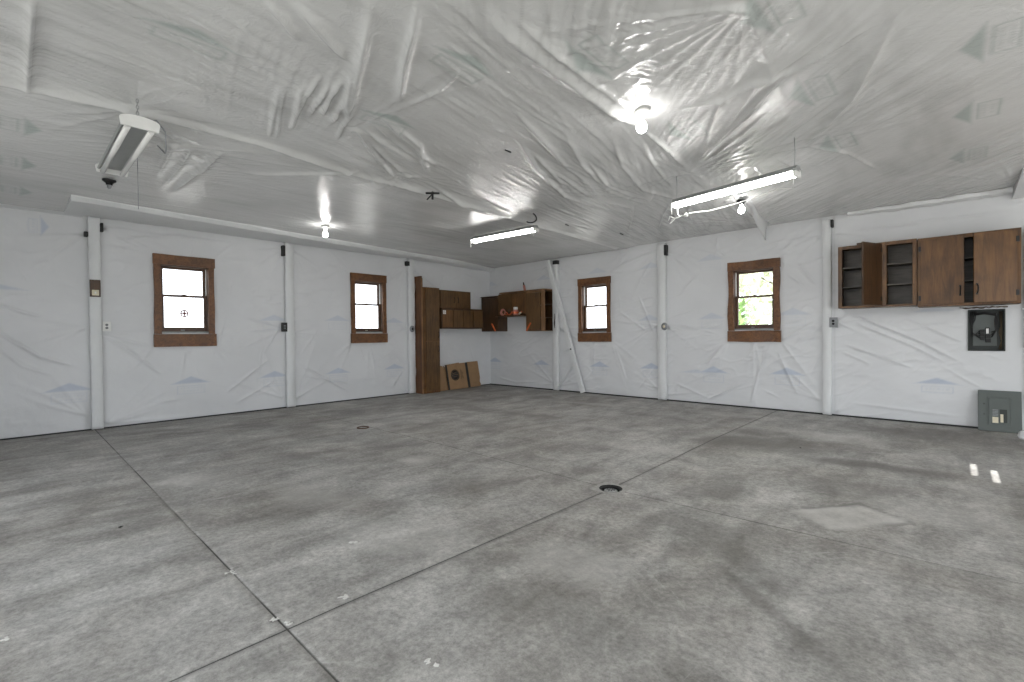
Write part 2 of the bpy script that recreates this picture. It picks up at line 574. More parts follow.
def sheet(name, us, vs, disp, ink, pos, mat, holes=(), recess=(), back=0.16):
    """one solid slab: a fine wrinkled front, a flat back, closed borders and reveals.  pos(U, V, D) -> xyz, D towards the room"""
    U, V = np.meshgrid(us, vs, indexing='ij')
    nu, nv = U.shape
    P = np.stack(pos(U, V, disp), -1).reshape(-1, 3)
    idx = np.arange(nu * nv).reshape(nu, nv)
    uc, vc = (us[:-1] + us[1:]) / 2, (vs[:-1] + vs[1:]) / 2
    UC, VC = np.meshgrid(uc, vc, indexing='ij')
    keep = np.ones(UC.shape, bool)
    for (a, b, c, d) in list(holes) + list(recess):
        keep &= ~((UC > a) & (UC < b) & (VC > c) & (VC < d))
    q = np.stack([idx[:-1, :-1], idx[1:, :-1], idx[1:, 1:], idx[:-1, 1:]], -1)[keep]
    extra_v, extra_q = [], []

    def quad(*pts):
        k = len(P) + len(extra_v)
        extra_v.extend(pts)
        extra_q.append((k, k + 1, k + 2, k + 3))
    pt = lambda a, b, d: tuple(float(x) for x in pos(np.float64(a), np.float64(b), np.float64(d)))
    cu = sorted({us[0], us[-1]} | {e for hh in holes for e in hh[:2]})
    cv = sorted({vs[0], vs[-1]} | {e for hh in holes for e in hh[2:]})
    for a, b in zip(cu[:-1], cu[1:]):
        for c, d in zip(cv[:-1], cv[1:]):
            mu, mv = (a + b) / 2, (c + d) / 2
            if any(h[0] < mu < h[1] and h[2] < mv < h[3] for h in holes):
                continue
            quad(pt(a, c, -back), pt(a, d, -back), pt(b, d, -back), pt(b, c, -back))
    for (a, b, c, d) in [(us[0], us[-1], vs[0], vs[-1])] + list(holes):
        for (p, r) in (((a, c), (b, c)), ((b, c), (b, d)), ((b, d), (a, d)), ((a, d), (a, c))):
            quad(pt(*p, 0), pt(*r, 0), pt(*r, -back), pt(*p, -back))
    allv = np.concatenate([P, np.array(extra_v)])
    allq = np.concatenate([q, np.array(extra_q)]).astype(np.int32)
    me = bpy.data.meshes.new(name)
    me.vertices.add(len(allv))
    me.vertices.foreach_set('co', allv.astype(np.float32).ravel())
    me.loops.add(allq.size)
    me.loops.foreach_set('vertex_index', allq.ravel())
    me.polygons.add(len(allq))
    me.polygons.foreach_set('loop_start', np.arange(0, allq.size, 4, dtype=np.int32))
    sm = np.zeros(len(allq), bool)
    sm[:len(q)] = True
    me.polygons.foreach_set('use_smooth', sm)
    me.update(calc_edges=True)
    at = me.attributes.new('ink', 'FLOAT_COLOR', 'POINT')
    col = np.zeros((len(allv), 4), np.float32)
    col[:, 3] = 1
    for k, ch in enumerate(ink):
        col[:len(P), k] = np.clip(ch, 0, 1).ravel()
    at.data.foreach_set('color', col.ravel())
    o = bpy.data.objects.new(name, me)
    COL.objects.link(o)
    me.materials.append(mat)
    return struct(o)


def soft(d, s):
    return np.clip(0.5 - d / s, 0, 1)


def house(X, Y, base, along, up, wd, ht, s=0.02, seed=0, strength=1.0, box=True):
    """printed mark: a flat gable triangle over a faint outlined panel of small illegible print"""
    a = (X - base[0]) * along[0] + (Y - base[1]) * along[1]
    b = (X - base[0]) * up[0] + (Y - base[1]) * up[1]
    slope = ht / (wd / 2)
    d = np.maximum((b - ht + np.abs(a) * slope) / math.sqrt(1 + slope ** 2), -b)
    out = soft(d, s) * 0.85 * strength
    if box:
        bw, b0, b1 = wd * 0.36, -0.035, -ht * 1.45
        inside = np.maximum(np.abs(a) - bw, np.maximum(b - b0, b1 - b))
        lw, ls = (0.016, 0.62) if s > 0.025 else (0.010, 0.40)
        line = np.clip(1 - np.abs(inside) / lw, 0, 1)
        out = np.maximum(out, line * ls * strength)
        rs = np.random.RandomState(seed + 5)
        for k, (bb, lo, hi) in enumerate(((b0 - 0.03, -0.75, 0.75), (b0 - 0.075, -0.55, 0.6))):
            x = lo * bw
            while x < hi * bw:
                wl = rs.uniform(0.012, 0.035)
                g = np.maximum(np.abs(a - x - wl / 2) - wl / 2, np.abs(b - bb) - 0.010)
                out = np.maximum(out, soft(g, 0.014) * 0.30 * strength)
                x += wl + rs.uniform(0.012, 0.02)
    return out


# ------------------------------------------------------------------ room shell
WIN_L = [1.735, 4.645]                     # y of the window centres on the left wall
WIN_B = [-5.125, -2.25]                    # x of the window centres on the back wall
OW, OZ0, OZ1 = 0.295, 1.24, 2.20           # half width, bottom and top of an opening
BSC, BOF = 0.965, 0.0116                   # the back windows are a little shorter
BZ0, BZ1 = OZ0 * BSC + BOF, OZ1 * BSC + BOF


def calm(U, V, rects, m=0.06):
    out = np.ones_like(U)
    for (a, b, c, d) in rects:
        e = np.maximum(np.maximum(a - U, U - b), np.maximum(c - V, V - d))
        t = np.clip(e / m, 0, 1)
        out *= t * t * (3 - 2 * t)
    return out


def wall_field(U, V, posts, wins, seed):
    D = 0.012 * (vnoise(U, V, 0.9, seed, 3) - 0.5) + 0.004 * (vnoise(U, V, 4.0, seed + 1, 3) - 0.5)
    rs = np.random.RandomState(seed)
    for p in posts:
        for (zz, sgn) in ((1.28, 1), (1.28, -1), (0.12, 1), (0.12, -1), (2.55, 1), (2.55, -1)):
            c = (p + sgn * 0.09, zz + rs.uniform(-0.08, 0.08))
            mid_ = (35 if zz < 0.5 else (-35 if zz > 2 else -10)) + rs.uniform(-15, 15)
            w_ = rs.uniform(18, 40)
            a0, a1 = (mid_ - w_, mid_ + w_) if sgn > 0 else (180 - mid_ - w_, 180 - mid_ + w_)
            D += fan(U, V, c, a0, a1, rs.randint(3, 7), rs.uniform(0.5, 1.2), 0.011, rs.randint(9999))
    for wc in wins:
        for (cx, cz, a0, a1) in ((wc - 0.36, 1.06, 205, 255), (wc + 0.36, 1.06, 285, 335), (wc - 0.36, 2.33, 130, 190), (wc + 0.36, 2.33, -10, 50), (wc, 1.05, 245, 295)):
            D += fan(U, V, (cx, cz), a0, a1, rs.randint(2, 5), rs.uniform(0.6, 1.1), 0.010, rs.randint(9999), r0=0.12)
    for k in range(34):                                # loose drag lines
        x, z = rs.uniform(U.min(), min(U.max(), 8)), rs.uniform(0.1, 2.6)
        a, l = math.radians(rs.choice([-35, -30, 35, 50, 80, 100, 5]) + rs.uniform(-12, 12)), rs.uniform(0.3, 0.9)
        D += crease(U, V, [(x, z), (x + l * .5 * math.cos(a), z + l * .5 * math.sin(a) + rs.uniform(-.03, .03)), (x + l * math.cos(a), z + l * math.sin(a))], 0.012, rs.uniform(.004, .009), 0.45)
    fold = vnoise(U * 0.8 + V * 0.5, V * 2.4 - U * 0.8, 2.2, seed + 9, 3)
    D += 0.006 * np.clip(1 - np.abs(2 * fold - 1) * 4, 0, 1) ** 2 * np.clip((vnoise(U, V, 1.2, seed + 12, 2) - .35) * 3, 0, 1)
    D += 0.006 * (vnoise(U * 0.6 + V * 1.1, V * 0.5 - U * 0.4, 5.0, seed + 4, 2) - 0.5)
    edge = np.clip(V / 0.02, 0, 1) * np.clip((CH - V) / 0.05, 0, 1)
    return np.clip(D * 1.5, -0.015, 0.06), edge


# left wall: u = y, v = z
us = axis(-0.3, BY, FY, BY, 0.0125, 0.15, [c + s * OW for c in WIN_L for s in (-1, 1)])
vs = axis(0.0, CH + 0.05, 0.0, CH + 0.05, 0.0125, 0.1, [OZ0, OZ1])
U, V = np.meshgrid(us, vs, indexing='ij')
POST_L = [0.75, 3.17, 5.56]
D, E = wall_field(U, V, POST_L, WIN_L, 21)
for pts, am in (([(-0.2, 1.35), (0.25, 0.95), (0.62, 0.80)], 0.02), ([(-0.2, 1.6), (0.3, 1.42)], 0.014), ([(-0.2, 1.2), (0.1, 0.85), (0.4, 0.7)], 0.012),
                ([(0.9, 2.45), (1.6, 2.62), (2.4, 2.6)], 0.014), ([(3.3, 0.72), (4.3, 0.12)], 0.016), ([(3.3, 0.55), (4.4, 0.25)], 0.010),
                ([(2.2, 0.3), (2.9, 0.85)], 0.012), ([(5.1, 0.15), (5.4, 0.5)], 0.014), ([(2.35, 0.15), (3.0, 0.5)], 0.011), ([(0.9, 1.2), (1.5, 0.6)], 0.010)):
    D += crease(U, V, pts, 0.015, am * 1.35, sharp=1.2)
rects = [(c - 0.36, c + 0.36, 1.06, 2.33) for c in WIN_L]
D = D * calm(U, V, rects) * E
D += 0.004
ink = np.zeros_like(U)
k = 0
for row, z0 in ((0, 0.515), (1, 1.44)):
    for y0 in (0.50, 1.79, 2.945, 4.03, 5.19):
        if row and y0 < 2:
            continue
        k += 1
        ink = np.maximum(ink, house(U, V, (y0, z0 + 0.01 * math.sin(k * 3)), (1, 0), (0, 1), 0.46, 0.10, seed=k, strength=(0.85, 0.55)[row]))
ink = np.maximum(ink, house(U, V, (0.28, 2.535), (0, 1), (1, 0), 0.22, 0.07, seed=50, strength=0.9))
ink = np.maximum(ink, house(U, V, (-0.08, 1.75), (1, 0), (0, 1), 0.46, 0.06, seed=51, strength=0.6, box=False))
soil_shade = np.zeros_like(U)
soil_shade += 0.5 * np.exp(-((U - 0.66) / 0.03) ** 2 - ((V - 0.15) / 0.16) ** 2)
soil_shade += 0.16 * np.clip(vnoise(U, V, 1.1, 77, 4) - 0.5, 0, 1) * (V > 1.6)
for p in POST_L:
    soil_shade += 0.30 * (np.exp(-np.abs(U - p + 0.065) / 0.015) + np.exp(-np.abs(U - p - 0.075) / 0.012)) * (0.3 + vnoise(U, V, 3.0, 80, 3))
soil_shade += 0.25 * np.exp(-np.clip(CH - V, 0, 9) / 0.05)  # shade at the top of the wall, painted into the film colour
sheet('wall_left', us, vs, D, (ink * 0.75, soil_shade), lambda u, v, d: (WX + d, u + 0 * d, v + 0 * d + 0 * u), M['wall_film'],
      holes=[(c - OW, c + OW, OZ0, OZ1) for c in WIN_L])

# back wall: u = x, v = z
PANEL = (0.112, 0.424, 0.915, 1.405)
us = axis(WX, 0.75, WX, RX, 0.0125, 0.15, [c + s * OW for c in WIN_B for s in (-1, 1)] + list(PANEL[:2]))
vs = axis(0.0, CH + 0.05, 0.0, CH + 0.05, 0.0125, 0.1, [BZ0, BZ1] + list(PANEL[2:]))
U, V = np.meshgrid(us, vs, indexing='ij')
POST_B = [-6.05, -3.72, -1.29]
D, E = wall_field(U, V, POST_B, WIN_B, 63)
for pts, am in (([(-1.1, 1.44), (-0.35, 1.05), (0.15, 0.72)], 0.020), ([(-1.05, 1.32), (-0.4, 0.98), (0.0, 0.72)], 0.016), ([(-1.12, 1.0), (-0.35, 0.68)], 0.016),
                ([(-1.15, 0.9), (-0.8, 0.72)], 0.010), ([(-0.6, 1.42), (0.1, 1.0), (0.5, 0.75)], 0.012), ([(-1.1, 0.2), (-0.5, 0.16), (0.1, 0.12)], 0.010),
                ([(-3.55, 0.34), (-2.9, 0.08)], 0.014), ([(-3.0, 0.06), (-2.35, 0.40)], 0.016), ([(-2.3, 0.03), (-2.2, 0.5), (-2.05, 0.95)], 0.014),
                ([(-1.95, 0.95), (-1.65, 0.22)], 0.012), ([(-1.95, 1.0), (-1.4, 1.33)], 0.014), ([(-3.5, 1.35), (-2.7, 1.12)], 0.012), ([(-3.5, 1.2), (-2.65, 1.28)], 0.010),
                ([(-3.0, 0.62), (-2.65, 1.0)], 0.012), ([(-4.6, 1.6), (-4.0, 1.2)], 0.013), ([(-4.7, 1.0), (-4.4, 0.2)], 0.013), ([(-4.2, 0.15), (-3.85, 0.6)], 0.012),
                ([(-4.2, 1.9), (-3.85, 1.1)], 0.012), ([(-6.0, 0.12), (-5.5, 0.65)], 0.010), ([(-1.7, 2.2), (-1.4, 1.8)], 0.012),
                ([(-7.9, 0.2), (-7.2, 0.1), (-6.5, 0.16)], 0.014), ([(-1.1, 2.5), (-0.2, 2.52), (0.5, 2.5)], 0.012), ([(0.56, 2.5), (0.60, 1.3), (0.58, 0.1)], 0.03)):
    D += crease(U, V, pts, 0.015, am * 1.35, sharp=1.2)
rects = [(c - 0.36, c + 0.36, 1.04, 2.25) for c in WIN_B] + [PANEL, (-1.13, 0.52, 1.45, 2.29), (-8.0, -6.1, 1.26, 2.1)]
D = D * calm(U, V, rects) * E
D += 0.004 * np.clip((U - WX) / 0.1, 0, 1)
ink = np.zeros_like(U)
for row, (z0, xs) in enumerate(((0.53, (-7.9, -6.48, -5.02, -3.94, -2.86, -1.80)), (1.40, (-3.97, -2.88, -1.72)), (2.34, (-8.0, -6.4, -5.06, -3.94, -2.90)))):
    for x0 in xs:
        k += 1
        ink = np.maximum(ink, house(U, V, (x0, z0 + 0.012 * math.sin(k * 2.3)), (1, 0), (0, 1), 0.44, 0.105, seed=k, strength=(0.95, 0.5, 0.4)[row]))
ink = np.maximum(ink, house(U, V, (-0.16, 0.505), (1, 0), (0, 1), 0.40, 0.075, seed=71, strength=1.0))
ink = np.maximum(ink, house(U, V, (-0.18, 1.40), (1, 0), (0, 1), 0.40, 0.06, seed=72, strength=0.5, box=False))
ink = np.maximum(ink, house(U, V, (-3.15, 0.50), (1, 0), (0, 1), 0.55, 0.06, seed=73, strength=0.5, box=False))
soil_shade = 0.3 * np.clip(vnoise(U * 0.4, V * 1.5, 3.0, 78, 4) - 0.52, 0, 1) * (V < 0.45)
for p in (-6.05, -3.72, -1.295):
    soil_shade += 0.30 * (np.exp(-np.abs(U - p + 0.075) / 0.012) + np.exp(-np.abs(U - p - 0.08) / 0.015)) * (0.3 + vnoise(U, V, 3.0, 81, 3))
soil_shade += 0.25 * np.exp(-np.clip(CH - V, 0, 9) / 0.05)  # painted shade where the back wall meets the ceiling
sheet('wall_back', us, vs, D, (ink * 0.75, soil_shade), lambda u, v, d: (u + 0 * d, BY - d, v + 0 * d + 0 * u), M['wall_film'],
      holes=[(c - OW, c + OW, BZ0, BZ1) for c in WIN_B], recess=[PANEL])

# ceiling: u = y, v = x (so the face looks down)
us = axis(-0.25, BY, FY, BY, 0.0125, 0.15)
vs = axis(WX, 0.75, WX, RX, 0.0125, 0.15)
Y, X = np.meshgrid(us, vs, indexing='ij')
D = 0.022 * (vnoise(X, Y, 0.55, 5, 3) - 0.5) + 0.005 * (vnoise(X, Y, 2.6, 6, 3) - 0.5)
# the sheet left of the seam hangs a little lower and is drawn tight along the building
D += 0.035 * np.clip((-4.12 - X) / 0.25, 0, 1) + crease(X, Y, [(-4.35, -0.4), (-4.17, 0.6), (-4.15, 1.4), (-4.25, 2.1), (-4.24, 2.85), (-4.4, 5.9), (-4.5, 7.7)], 0.035, 0.030, 0.02)
D += 0.006 * (vnoise(X * 3.2, Y * 0.45, 1.6, 9, 3) - 0.5) * np.clip((-4.0 - X) / 0.3, 0, 1)
C = [
    ([(-1.72, 1.55), (-1.75, 2.32), (-1.78, 3.00), (-1.77, 3.45)], .12, .045), ([(-1.62, 1.7), (-1.66, 2.5), (-1.68, 3.2)], .03, .020),
    ([(-1.90, 4.61), (-1.36, 3.88), (-0.91, 3.30), (-0.25, 2.90)], .06, .025), ([(-2.2, 2.9), (-2.55, 3.7), (-2.8, 4.6), (-2.75, 5.6)], .04, .022),
    ([(-2.0, 3.3), (-2.3, 4.0), (-2.5, 4.8), (-2.4, 5.6)], .03, .022), ([(-1.9, 3.6), (-2.1, 4.3), (-2.25, 5.0)], .022, .018),
    ([(-2.0, 5.0), (-2.5, 6.0), (-2.9, 7.2)], .03, .016), ([(-2.3, 5.2), (-2.9, 6.1), (-3.4, 7.0)], .025, .016), ([(-2.7, 5.0), (-3.3, 6.0), (-3.9, 6.9)], .025, .016),
    ([(-4.07, 3.09), (-4.35, 3.90), (-4.43, 4.51)], .03, .024), ([(-4.02, 3.2), (-4.1, 4.0), (-4.25, 4.6)], .02, .014),
    ([(-4.40, 0.10), (-3.7, 0.10), (-3.05, 0.10)], .035, .040), ([(-2.79, 1.91), (-2.46, 1.95), (-2.10, 1.87)], .018, .016),
    ([(-1.85, 5.6), (-1.95, 6.6), (-2.02, 7.6)], .06, .035), ([(-1.0, 4.6), (-0.7, 5.2), (-0.55, 6.0)], .02, .016), ([(-3.9, 4.72), (-4.05, 5.44), (-4.0, 6.6)], .02, .014),
    ([(-4.1, 2.4), (-5.0, 1.5)], .03, .022), ([(-1.55, 4.95), (-1.75, 5.5), (-2.1, 6.1)], .016, .016), ([(-1.4, 4.9), (-1.45, 5.6)], .016, .016), ([(-1.2, 4.85), (-1.1, 5.5)], .016, .016),
]
for pts, wd, am in C:
    D += crease(X, Y, pts, wd * 0.62, am * 1.15, sharp=1.15)
FINE = [                  # thin tight gathers: (points, half width, height)
    ([(-2.98, 1.19), (-3.41, 1.31), (-4.07, 1.53)], .012, .024), ([(-3.10, 1.20), (-3.28, 1.24), (-4.07, 1.47)], .010, .018), ([(-2.98, 1.28), (-3.48, 1.44), (-3.80, 1.53)], .014, .028),
    ([(-2.81, 1.33), (-3.15, 1.37), (-3.50, 1.45)], .011, .024), ([(-2.85, 1.41), (-3.24, 1.47), (-3.46, 1.52)], .012, .024), ([(-2.71, 1.43), (-3.03, 1.48), (-3.40, 1.59)], .014, .028),
    ([(-2.88, 1.54), (-3.19, 1.62), (-3.46, 1.69)], .011, .020), ([(-3.1, 1.70), (-3.35, 1.74), (-3.7, 1.86)], .011, .018),
    ([(-3.29, 1.78), (-3.65, 2.18), (-4.12, 2.72)], .014, .030), ([(-3.29, 1.83), (-3.46, 2.21), (-3.65, 2.71)], .013, .028), ([(-3.34, 1.87), (-3.68, 2.30), (-4.04, 2.81)], .012, .024),
    ([(-3.02, 1.83), (-3.26, 2.27), (-3.60, 2.85)], .013, .028), ([(-3.02, 1.89), (-3.28, 2.39), (-3.89, 2.95)], .013, .026), ([(-3.15, 1.82), (-3.36, 2.2), (-3.62, 2.78)], .010, .018),
    ([(-3.5, 2.0), (-3.83, 2.34), (-4.13, 2.75)], .012, .022), ([(-3.83, 2.00), (-3.96, 2.37), (-4.13, 2.81)], .010, .016),
    ([(-3.28, 1.74), (-2.74, 1.51), (-2.26, 1.31), (-1.95, 1.17)], .026, .040), ([(-2.82, 1.88), (-2.34, 1.60), (-2.01, 1.44), (-1.80, 1.32)], .018, .040),
    ([(-2.58, 1.40), (-2.45, 1.18), (-2.28, 0.95)], .020, .026), ([(-2.60, 1.11), (-2.48, 0.98), (-2.38, 0.84)], .016, .022), ([(-2.56, 1.39), (-2.95, 1.56), (-3.28, 1.75)], .016, .030),
    ([(-6.19, 1.21), (-5.11, 1.23), (-4.28, 1.25)], .022, .026), ([(-5.46, 1.15), (-4.87, 1.29)], .012, .014), ([(-6.06, 1.10), (-5.09, 1.08), (-4.36, 1.03)], .014, .016), ([(-5.6, 1.0), (-4.9, 0.95), (-4.4, 0.9)], .010, .012),
    ([(-1.84, 4.47), (-1.56, 4.09), (-1.11, 3.66), (-0.70, 3.27)], .018, .034), ([(-1.80, 4.40), (-1.18, 3.81), (-0.85, 3.50)], .013, .024), ([(-1.70, 4.3), (-1.51, 3.99), (-1.26, 3.51), (-1.05, 3.2)], .011, .018),
    ([(-1.00, 4.80), (-0.53, 4.02), (-0.18, 3.02)], .022, .026), ([(-1.50, 3.28), (-1.18, 3.38), (-0.93, 3.28), (-0.68, 3.29), (-0.22, 3.08)], .016, .026), ([(-1.75, 4.5), (-1.35, 4.15), (-0.95, 3.75)], .010, .016),
    ([(-1.77, 3.25), (-1.82, 3.99), (-1.9, 4.6)], .012, .022), ([(-2.53, 2.72), (-2.90, 3.43), (-3.27, 4.40), (-3.31, 5.43)], .018, .026), ([(-2.69, 3.12), (-2.99, 3.94), (-3.04, 4.37)], .012, .020),
    ([(-2.83, 3.50), (-3.07, 4.61), (-2.98, 5.62)], .016, .022), ([(-2.27, 2.42), (-2.44, 2.95), (-2.74, 3.77)], .014, .020), ([(-2.45, 3.6), (-2.7, 4.4), (-2.72, 5.2)], .012, .018),
]
for pts, wd, am in FINE:
    D += crease(X, Y, pts, wd * 1.2, am * 1.35, 0.3, sharp=1.2)


def streaks(ang, across, along, seed, p=3.0):
    c, n_ = math.cos(math.radians(ang)), math.sin(math.radians(ang))
    A, B = X * c + Y * n_, -X * n_ + Y * c
    B = B + 0.10 * (vnoise(X, Y, 1.1, seed + 3, 2) - 0.5)
    v_ = vnoise(A * along + 20, B * across + 20, 1.0, seed, 3, 0.55)
    return np.clip(1 - np.abs(2 * v_ - 1) * 2.2, 0, 1) ** p


bump = lambda cx, cy, r: np.exp(-((X - cx) ** 2 + (Y - cy) ** 2) / r ** 2)
patch = np.clip((vnoise(X, Y, 0.8, 55, 3) - 0.36) * 3.2, 0.08, 1)
zR, zL = np.clip((X + 2.0) / 0.4, 0, 1), np.clip((-4.05 - X) / 0.3, 0, 1)
zM = (1 - zR) * (1 - zL)
S = 0.008 * zR * streaks(-45, 11.0, 0.75, 61) * patch + 0.010 * zM * streaks(100, 10.0, 0.7, 62) * patch + 0.004 * zL * streaks(92, 9.0, 0.55, 63) * patch
S += 0.010 * (bump(-2.7, 4.4, 1.0) + bump(-3.9, 2.6, 0.6)) * streaks(108, 12.0, 0.9, 64)
S += 0.011 * (bump(-3.2, 1.35, 0.55)) * streaks(168, 11.0, 1.0, 65)
S += 0.009 * bump(-1.5, 2.5, 0.5) * streaks(60, 16.0, 3.0, 66) + 0.007 * bump(-1.0, 3.7, 0.8) * streaks(-50, 14.0, 1.0, 67)
S += 0.008 * bump(-4.9, 0.9, 0.7) * streaks(60, 13.0, 1.2, 68) + 0.007 * bump(-3.0, 6.2, 1.3) * streaks(97, 9.0, 0.6, 69)
D += S
D += fan(X, Y, (-3.36, 1.80), 95, 160, 9, 1.3, 0.010, 31)
D += fan(X, Y, (-3.36, 1.80), -80, 20, 8, 1.3, 0.010, 32)
D += fan(X, Y, (-3.95, 2.75), 60, 250, 14, 0.8, 0.012, 33)
D += fan(X, Y, (-1.92, 4.62), -100, 10, 12, 1.9, 0.010, 34)
D += fan(X, Y, (-1.92, 4.62), 10, 200, 12, 0.9, 0.014, 35)
D += fan(X, Y, (-1.63, 3.00), -180, 180, 18, 0.5, 0.006, 36)
D += fan(X, Y, (-1.60, 2.60), -120, 20, 12, 0.7, 0.008, 41)
D += fan(X, Y, (-4.15, 0.62), 60, 300, 14, 0.9, 0.018, 37) + fan(X, Y, (-4.15, 0.62), -60, 60, 8, 0.6, 0.012, 45)
D += fan(X, Y, (-0.75, 2.5), 90, 220, 10, 1.5, 0.014, 38)
D += fan(X, Y, (-4.6, 0.9), 60, 180, 12, 1.0, 0.014, 42)
D += fan(X, Y, (-6.41, 3.04), -180, 180, 14, 0.7, 0.010, 39)
D += fan(X, Y, (-2.05, 7.5), -150, -30, 14, 1.6, 0.014, 40)
D += fan(X, Y, (-2.6, 5.2), -130, -60, 16, 2.0, 0.012, 43)
D += fan(X, Y, (0.45, 7.4), 180, 300, 12, 1.3, 0.014, 44)
D = np.clip(D, -0.03, 0.11) * np.clip((BY - Y) / 0.1, 0, 1) * np.clip((X - WX) / 0.1, 0, 1)
D -= 0.045 * np.clip((X + 0.2) / 0.3, 0, 1) * 0
ink = np.zeros_like(X)
for j, (x0, y0s) in enumerate(((0.12, (3.77, 4.91, 6.06)), (-0.70, (2.62, 3.69, 4.86)), (-1.55, (2.35, 3.68)))):
    for i, y0 in enumerate(y0s):
        k += 1
        ink = np.maximum(ink, house(X, Y, (x0 - 0.03 * i, y0), (0, 1), (-1, 0), 0.48, 0.10, 0.03, k, 0.9))
for x0, y0 in ((-2.97, 0.70), (-2.10, 1.87), (-3.05, 1.95)):
    k += 1
    ink = np.maximum(ink, house(X, Y, (x0, y0), (0, 1), (1, 0), 0.46, 0.09, 0.03, k, 0.95))
for x0 in (-5.02, -6.06, -7.18):
    k += 1
    ink = np.maximum(ink, house(X, Y, (x0, 0.10), (1, 0), (0, 1), 0.42, 0.09, 0.03, k, 0.85))
soil_shade = 0.45 * np.clip(vnoise(X, Y, 1.2, 90, 5) - 0.47, 0, 1) + 0.8 * np.clip(vnoise(X * 2.5, Y * 0.6, 2.0, 91, 4) - 0.52, 0, 1) + 0.28 * (zR * streaks(-45, 12.0, 0.8, 71) + zM * streaks(100, 9.0, 0.8, 72) + zL * streaks(92, 10.0, 0.6, 73)) * (0.2 + patch)
sheet('ceiling', us, vs, D, (ink * 0.80, soil_shade), lambda u, v, d: (v + 0 * d, u + 0 * d, CH - d), M['ceiling_film'], back=0.2)

# floor: u = x, v = y
JX, JY = -1.9225, (0.7344, 3.1368, 5.60)
DRAIN = (JX, JY[1])


def joint_axis(a, js):
    for j in js:
        a = np.array([e for e in a if abs(e - j) > 0.012])
        a = np.sort(np.concatenate([a, [j - 0.0055, j - 0.0022, j + 0.0022, j + 0.0055]]))
    return a


HS = 0.115                                  # half size of the square cut out for the drain
us = joint_axis(axis(WX, 1.0, WX, RX, 0.03, 0.15, [DRAIN[0] - HS, DRAIN[0] + HS]), [JX])
vs = joint_axis(axis(FY + 1.3, BY, FY, BY, 0.03, 0.15, [DRAIN[1] - HS, DRAIN[1] + HS]), JY[:2])
X, Y = np.meshgrid(us, vs, indexing='ij')


def slope(x, y):
    r = np.hypot(x - DRAIN[0], y - DRAIN[1])
    t = np.clip(1 - r / 2.2, 0, 1)
    return -0.03 * t


D = slope(X, Y)
jx = np.abs(X - JX) < 0.003
jy = (np.abs(Y - JY[0]) < 0.003) | (np.abs(Y - JY[1]) < 0.003)
gap = jx | jy
D = D - 0.003 * gap
stain = np.zeros_like(X)
light = np.zeros_like(X)
rag = vnoise(X, Y, 2.2, 15, 5)


def blot(x, y, rx, ry, ang, s):
    c, n = math.cos(ang), math.sin(ang)
    a, b = ((X - x) * c + (Y - y) * n) / rx, (-(X - x) * n + (Y - y) * c) / ry
    d = np.sqrt(a * a + b * b) + (rag - 0.5) * 1.6
    return s * np.clip((1.1 - d) / 0.7, 0, 1)


for args in ((-1.55, 5.35, 0.75, 0.42, 0.1, 0.63), (-0.55, 5.05, 0.75, 0.16, 0.15, 0.68), (-1.75, 5.9, 0.35, 0.25, 0, 0.52), (-0.9, 2.65, 0.50, 0.10, -0.75, 0.45), (-0.55, 2.15, 0.45, 0.05, -0.7, 0.60),
             (-1.0, 2.75, 0.25, 0.2, 0, 0.38), (-1.3, 3.6, 0.3, 0.3, 0.5, 0.38), (-0.5, 4.25, 0.4, 0.25, 0.4, 0.33), (-0.2, 6.9, 0.9, 0.5, 0, 0.45), (-4.6, 1.9, 0.5, 0.2, 0.4, 0.33), (-5.0, 2.6, 0.9, 0.35, 0.3, 0.27),
             (-6.7, 2.2, 0.6, 0.25, 0.5, 0.33), (-6.8, 3.6, 0.7, 0.3, 0.5, 0.38), (-7.4, 1.0, 0.5, 0.2, 1.2, 0.33), (-5.2, 5.0, 0.9, 0.2, 0.2, 0.33), (-6.3, 5.8, 0.6, 0.2, 0.3, 0.33), (-3.2, 6.2, 0.9, 0.2, 0.0, 0.33),
             (-3.1, 1.6, 0.5, 0.3, 0.5, 0.24), (-2.9, 2.3, 0.6, 0.2, 0.9, 0.24), (-1.1, 1.6, 0.6, 0.4, 0.2, 0.24), (-4.0, 3.9, 0.9, 0.2, -0.5, 0.27), (-3.9, 0.7, 0.5, 0.3, 0, 0.21)):
    stain = np.maximum(stain, blot(*args))
for args in ((-3.7, 2.55, 0.25, 0.2, 0.3, .5), (-3.45, 1.5, 0.45, 0.25, 0.2, .30), (-2.3, 1.5, 0.5, 0.3, 0.1, .22), (-1.35, 2.0, 0.35, 0.25, 0.1, .28), (-0.9, 6.2, 0.7, 0.3, 0, .22), (-4.5, 1.0, 0.35, 0.2, 0.5, .3),
             (-2.6, 4.4, 0.7, 0.3, 0.2, .22), (-2.2, 7.0, 0.9, 0.2, 0, .2), (-4.6, 6.6, 0.9, 0.15, 0.2, .22), (-0.1, 4.0, 0.5, 0.3, 0, .22)):
    light = np.maximum(light, blot(*args))
# rough rectangular patch of broken topping
pa = np.maximum(np.abs((X + 0.50) * 0.80 + (Y - 3.60) * -0.60) - 0.17, np.abs((X + 0.50) * 0.60 + (Y - 3.60) * 0.80) - 0.27) + (rag - 0.5) * 0.12
light = np.maximum(light, 0.55 * soft(pa, 0.05) * (0.35 + 1.6 * (vnoise(X, Y, 6.0, 18, 3) - 0.3)))
stain = np.maximum(stain, 0.95 * np.clip(1 - np.abs(pa) / 0.035, 0, 1) * (vnoise(X, Y, 5.0, 19, 2) > 0.45))
D = D + 0.004 * soft(pa, 0.05) * (rag > 0.5)
